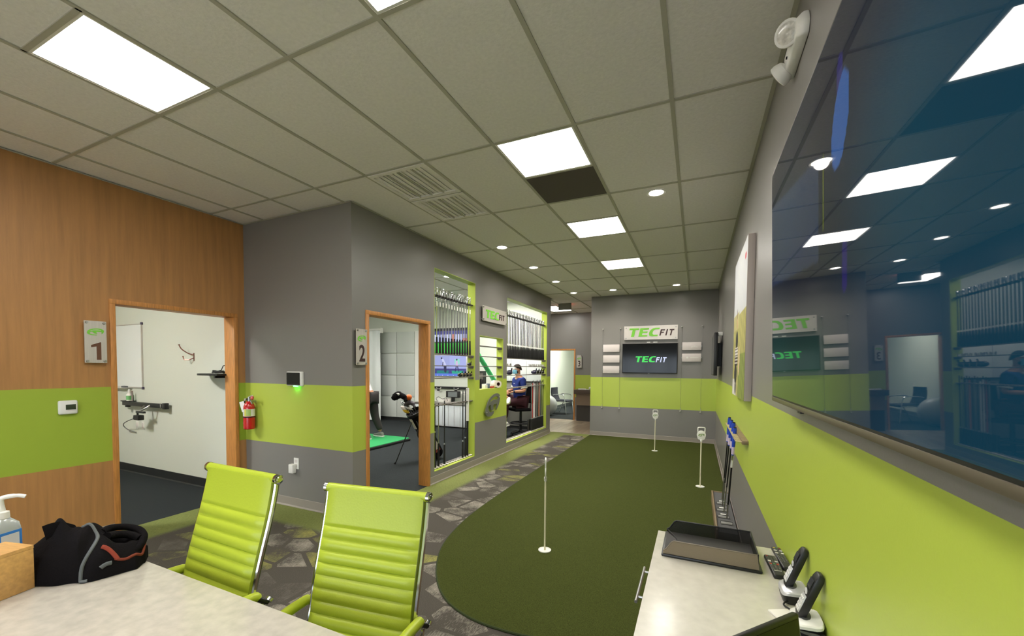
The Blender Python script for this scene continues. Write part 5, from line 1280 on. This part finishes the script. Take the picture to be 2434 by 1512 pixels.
clear = mat('clear_gel', (228,236,236), .12, spec=.6, trans=.55)
t = thing('sanitizer_bottle', 'clear pump bottle of hand sanitizer behind the tissue box', 'bottle', (-2.385, .612, TZ+.0005), (0,0,math.radians(20)))
sec = lambda w_, d_, z: [Vector((math.copysign(abs(math.cos(a))**.5, math.cos(a))*w_, math.copysign(abs(math.sin(a))**.5, math.sin(a))*d_, z)) for a in [2*PI*k/24 for k in range(24)]]
part('body', MB().loft([sec(.03,.04,0), sec(.034,.046,.008), sec(.034,.046,.175), sec(.03,.042,.2), sec(.018,.02,.222), sec(.015,.015,.226)]), clear, t, smooth=True)
f = MB()
for (a, b, c, d) in ((-.036,.036,.04,.048),(-.036,.036,.165,.175),(-.036,-.028,.048,.165),(.028,.036,.048,.165)): f.box(.0345, .0353, a, b, c, d)
part('label_frame', f, mat('label_blue', (60,136,220), .5), t)
part('label', MB().box(.0343, .0349, -.028, .028, .048, .165), mat('label_pale', (226,228,226), .5), t)
part('cap', MB().lathe([(.019,.222),(.022,.225),(.021,.248),(.012,.252),(.009,.275),(.007,.276)], 20), M['white'], t, smooth=True)
part('pump_spout', MB().tube(crom([(0,0,.27),(0,0,.296),(.01,.008,.304),(.035,.028,.305),(.05,.04,.298)], 5), [.009]*8+[.0085]*6+[.007]*7, 10), M['white'], t, smooth=True)
# black jacket heap
def hp(x, tab):
    for (a, za), (b, zb) in zip(tab, tab[1:]):
        if x <= b:
            k = max(0, min(1, (x-a)/(b-a))); k = k*k*(3-2*k); return za+(zb-za)*k
    return tab[-1][1]
HT = [(-.24,.05),(-.2,.09),(-.128,.12),(-.08,.155),(-.035,.185),(.0,.165),(.03,.14),(.08,.135),(.12,.115),(.155,.105),(.185,.085),(.215,.05)]
YF = [(-.24,.02),(-.2,.0),(-.128,-.04),(-.03,-.1),(.05,-.14),(.17,-.126),(.2,-.08),(.215,-.02)]
YBk = [(-.24,.06),(-.2,.12),(-.1,.16),(.05,.16),(.15,.13),(.215,.03)]
def jz(x, y):
    a, b = hp(x, YF), hp(x, YBk); c = (a+b)/2; h = max((b-a)/2, 1e-4); q_ = min(1, abs((y-c)/h))
    z = hp(x, HT)*(1-q_**2.2)**.55
    fold = .013*math.sin(20*x+16*y+1.6*math.sin(14*y+3))+.007*math.sin(46*x-22*y+2*math.sin(20*x))+.008*math.sin(34*y+15*x)
    z += fold*min(1, z/.06)
    z += .035*math.exp(-((x+.04+.3*(y-.02))/.026)**2-((y-.02)/.06)**2)
    z -= .07*math.exp(-((x-.125)/.04)**2-((y-.0)/.045)**2)
    z += .022*math.exp(-((x-.04-.35*y)/.018)**2)*min(1, z/.05)
    return max(z, .002)
def jac(u, v):
    x = -.116+.331*u; a, b = hp(x, YF), hp(x, YBk); y = a+(b-a)*(.5-.5*math.cos(PI*v))
    return Vector((x, y, jz(x, y)))
t = thing('jacket', 'black fleece jacket with gray and orange piping heaped on the table', 'jacket', (-2.177, .744, TZ), (0,0,math.radians(69.1)))
jb = MB().grid(jac, 90, 60)
part('fleece', jb, M['black_cloth'], t, smooth=True)
part('collar', MB().grid(lambda u, v: Vector((-.075+.085*u-.01*v, .0+.05*u-.02*math.sin(PI*u), .15+.02*math.sin(PI*u)+.055*v-.03*u*v)), 14, 6), M['black_cloth'], t, smooth=True)
def strip(path, r, m, name):
    P_ = crom([(x, y, 0) for x, y in path], 8); part(name, MB().tube([(p.x, p.y, max(jz(p.x, p.y)+.0015, r+.001)) for p in P_], r, 8), m, t, smooth=True)
strip([(.02,.02),(.052,.0),(.064,-.04),(.046,-.09),(.016,-.124),(.034,-.136)], .006, mat('gray_piping', (92,96,98), .7), 'gray_piping')
part('hood_rim', MB().tube(crom([(.075,.03,.13),(.1,.075,.128),(.15,.085,.118),(.19,.05,.105),(.203,.0,.09),(.19,-.05,.07),(.16,-.08,.055)], 6), .014, 10), M['black_cloth'], t, smooth=True)
part('hood_fold', MB().tube(crom([(.09,-.02,.125),(.12,.02,.112),(.16,.02,.1),(.19,-.01,.085)], 6), .016, 10), M['black_cloth'], t, smooth=True)
og = mat('orange_piping', (120,48,26), .8)
strip([(.206,.02),(.202,-.04),(.186,-.085),(.145,-.112),(.11,-.118)], .0055, og, 'orange_piping')
strip([(.118,-.117),(.1,-.105),(.075,-.095)], .008, mat('orange_panel', (140,52,32), .8), 'orange_panel')
strip([(.1,-.126),(.085,-.13),(.07,-.134)], .008, mat('gray_panel', (84,88,90), .8), 'gray_panel')
# ---------------------------------------------------------------- things on the credenza
CZT = CT+.0005
t = thing('letter_tray', 'black mesh letter tray on the far end of the credenza', 'tray', (.0, 0, CZT))
x0, x1, y0, y1 = -.124, .262, 1.950, 2.238
part('base', MB().box(x0, x1, y0, y1, 0, .013), M['black'], t, .005)
def prof(y): return [(x0+.006,.013),(x1-.012,.013),(x1-.02,.072),(x0+.05,.074),(x0+.04,.066),(x0+.03,.05),(x0+.02,.034),(x0+.008,.026)]
mesh_f = mat('mesh_black_lit', (140,126,106), .5, .3, alpha=.93, bump=(700,.6)); mesh_b = mat('mesh_black', (26,25,24), .5, .2, alpha=.72)  # near mesh is the black mesh painted lighter where light strikes it
part('near_mesh', MB().prism(prof(0), FR((0, y0+.008, 0), EX, EZ), .0015), mesh_f, t)
part('far_mesh', MB().prism(prof(0), FR((0, y1-.006, 0), EX, EZ), .0015), mesh_b, t)
part('end_mesh', MB().prism([(y0+.008,.013),(y1-.008,.013),(y1-.008,.072),(y0+.008,.072)], FR((x1-.016, 0, 0), EY, EZ), .0015), mesh_b, t)
rp_ = [(x0+.008,.026),(x0+.02,.034),(x0+.03,.05),(x0+.04,.066),(x0+.05,.074),(x1-.02,.073)]
part('near_rim', MB().tube([(x, y0+.008, z) for x, z in rp_], .0028, 6), mat('rim_black_lit', (118,106,92), .5, .2), t, smooth=True)  # near rim takes the same painted lit tone, other rims stay black
part('far_rim', MB().tube([(x, y1-.007, z) for x, z in rp_], .0032, 6), M['black'], t, smooth=True)
part('end_rim', MB().tube([(x1-.017, y0+.008, .073), (x1-.017, y1-.007, .073)], .0032, 6), M['black'], t, smooth=True)
part('floor_mesh', MB().box(x0+.01, x1-.014, y0+.01, y1-.008, .0131, .0145), mat('tray_dark', (52,50,50), .6), t)
part('front_lip', MB().tube(crom([(x0+.008,y0+.008,.026),(x0+.05,y0+.08,.016),(x0+.06,y0+.145,.015),(x0+.05,y1-.08,.016),(x0+.008,y1-.007,.026)], 5), .003, 6), M['black'], t, smooth=True)
keyw = mat('key_white', (216,212,206), .5)
def remote(label, loc, rz, w_, L_, kind):
    t = thing('remote_control', label, 'remote', loc, (0,0,rz))
    part('body', MB().box(-w_/2, w_/2, -L_/2, L_/2, 0, .017), M['black'], t, .006, seg=3)
    cols = [keyw, mat('key_gray', (120,118,116), .5), mat('key_red', (190,70,50), .5), mat('key_green', (90,140,80), .5), mat('key_yellow', (200,180,80), .5)] if kind == 0 else KEYS
    rows = 11
    for r_ in range(rows):
        for c in range(3):
            y = L_*.42-r_*L_*.066; x = (c-1)*w_*.29
            if kind == 0 and r_ in (4,) and c != 1: m, a, b = cols[0], .0055, .005
            elif kind == 1 and r_ in (2, 4) and c != 1: m, a, b = cols[0], .0055, .004
            elif kind == 0 and r_ == 6: m, a, b = cols[2 if c != 1 else 3], .004, .004
            elif r_ == 0 and kind == 0 and c == 0: m, a, b = cols[2], .003, .002
            elif r_ == 0 and kind == 1: m, a, b = (cols[4], cols[3], cols[2])[c], .004, .002
            elif (r_+c) % 2 == 0: m, a, b = cols[1], .0035, .0018
            else: m, a, b = cols[1], .0022, .0026
            if y < -L_*.26: continue
            part('key', MB().box(x-a, x+a, y-b, y+b, .0171, .0186), m, t)
    if kind == 0: part('key', MB().box(-.012, .014, -L_*.3, -L_*.285, .0171, .0182), keyw, t)
    return cols
KEYS = remote('black remote control lying next to the letter tray', (.313, 2.035, CZT), math.radians(3), .043, .2, 0)
remote('black remote control lying against the wall behind the phones', (.3535, 2.135, CZT), math.radians(3), .037, .22, 1)
sil = mat('silver_plastic', (206,206,208), .3, .35)
def phone(label, y, big):
    t = thing('cordless_phone', label, 'phone', (.333, y, CZT))
    w_, d_ = (.078, .11) if not big else (.08, .115)
    r0 = lambda s, z, dx=0: [Vector((math.copysign(abs(math.cos(a))**.45, math.cos(a))*w_/2*s+dx, math.copysign(abs(math.sin(a))**.45, math.sin(a))*d_/2*s, z+(.008*math.cos(a) if z > .03 else 0))) for a in [2*PI*(k+.5)/24 for k in range(24)]]
    part('base', MB().loft([r0(.86,0), r0(.95,.012), r0(1,.034)]), M['black'], t, smooth=True)
    part('base_top', MB().loft([r0(1.01,.0345), r0(1.0,.043), r0(.93,.047)]), sil if not big else M['white'], t, smooth=True)
    part('cradle_well', MB().ball((-.002,.01,.047), (.024,.034,.005), 16, 6), mat('well_gray', (70,70,74), .5), t, smooth=True)
    if big:
        part('answer_unit', MB().box(-.045, .043, -.10, -.045, 0, .03), M['black'], t, .008)
        part('display_bar', MB().box(-.03, .02, -.09, -.065, .0301, .032), mat('gloss_dark', (14,14,16), .12, coat=.5), t)
    h = t
    tl = Matrix.Translation((-.016, .008, .046)) @ Matrix.Rotation(math.radians(19.5), 4, 'Y')
    hs = part('handset', MB().loft([[tl @ Vector((x, yy, z)) for x, yy in ((-.010*k,-.022*j),(.012*k,-.022*j),(.014*k,0),(.012*k,.022*j),(-.010*k,.022*j),(-.012*k,0))] for z, k, j in ((-.004,.7,.8),(.004,1,1),(.09,1.0,1.05),(.135,.95,1.05),(.15,.7,.85),(.154,.3,.5))]), M['black'], t, .003)
    kp = part('keypad', MB().box(-.0135, -.0095, -.019, .019, .012, .07, tl), sil, t, .002)
    for r_ in range(4):
        for c in range(3): part('key', MB().box(-.0153, -.0134, -.0165+c*.0115, -.0165+c*.0115+.0085, .016+r_*.013, .016+r_*.013+.008, tl), mat('key_pale', (226,226,222), .4) if 'key_pale' not in bpy.data.materials else bpy.data.materials['key_pale'], kp, .001)
    part('nav_key', MB().ball((0,0,0), (.004,.011,.013), 12, 8).__class__().ball(tuple(tl @ Vector((-.012,0,.081))), (.004,.011,.012), 12, 8), sil, t, smooth=True)
    part('display', MB().box(-.0135, -.0118, -.016, .016, .098, .128, tl), mat('phone_lcd', (58,60,66), .2) if 'phone_lcd' not in bpy.data.materials else bpy.data.materials['phone_lcd'], t)
    return t
phone('farther cordless phone in a silver cradle, beside the remotes', 1.79, False)
phone('nearer cordless phone in a white cradle with black base', 1.585, True)
single('sticky_notes', MB().box(-.035, .035, -.028, .028, 0, .006), mat('note_white', (236,232,224), .7), 'small white note pad between the phones and the screen', 'note pad', (.285, 1.655, CZT), rot=(0,0,.5), bevel=.001)
single('phone_cord', MB().tube(crom([(0,0,.004),(-.02,.02,.008),(-.005,.045,.012),(.02,.05,.006),(.03,.02,.004)], 6), .003, 6), M['black'], 'thin black cord looped beside the nearer phone', 'cord', (.315, 1.695, CZT), smooth=True)
# tablet screen at the bottom edge of the photo
c0 = Vector((.276, 1.315)); dr = Vector((-.133, -.161)).normalized(); ctr = c0+dr*.15
t = thing('desk_screen', 'black-framed desk screen cut off by the bottom edge of the photo', 'screen', (ctr.x, ctr.y, CZT), (0, 0, math.atan2(-dr.y, -dr.x)))
tl = Matrix.Translation((0,0,.03)) @ Matrix.Rotation(math.radians(-8), 4, 'X')
part('frame', MB().box(-.15, .15, -.004, .014, -.01, .152, tl), M['black'], t, .006, seg=3)
part('screen', MB().box(-.14, .14, -.0052, -.0042, .0, .140, tl), M['screen'], t)
part('stand', MB().box(-.06, .06, -.03, .09, 0, .006), M['black'], t, .002); part('stand_arm', MB().box(-.02, .02, .005, .02, .004, .08), M['black'], t)
for x in (.1, -.02): part('button', MB().box(x-.006, x+.006, .014, .02, .125, .14, tl), M['black'], t)
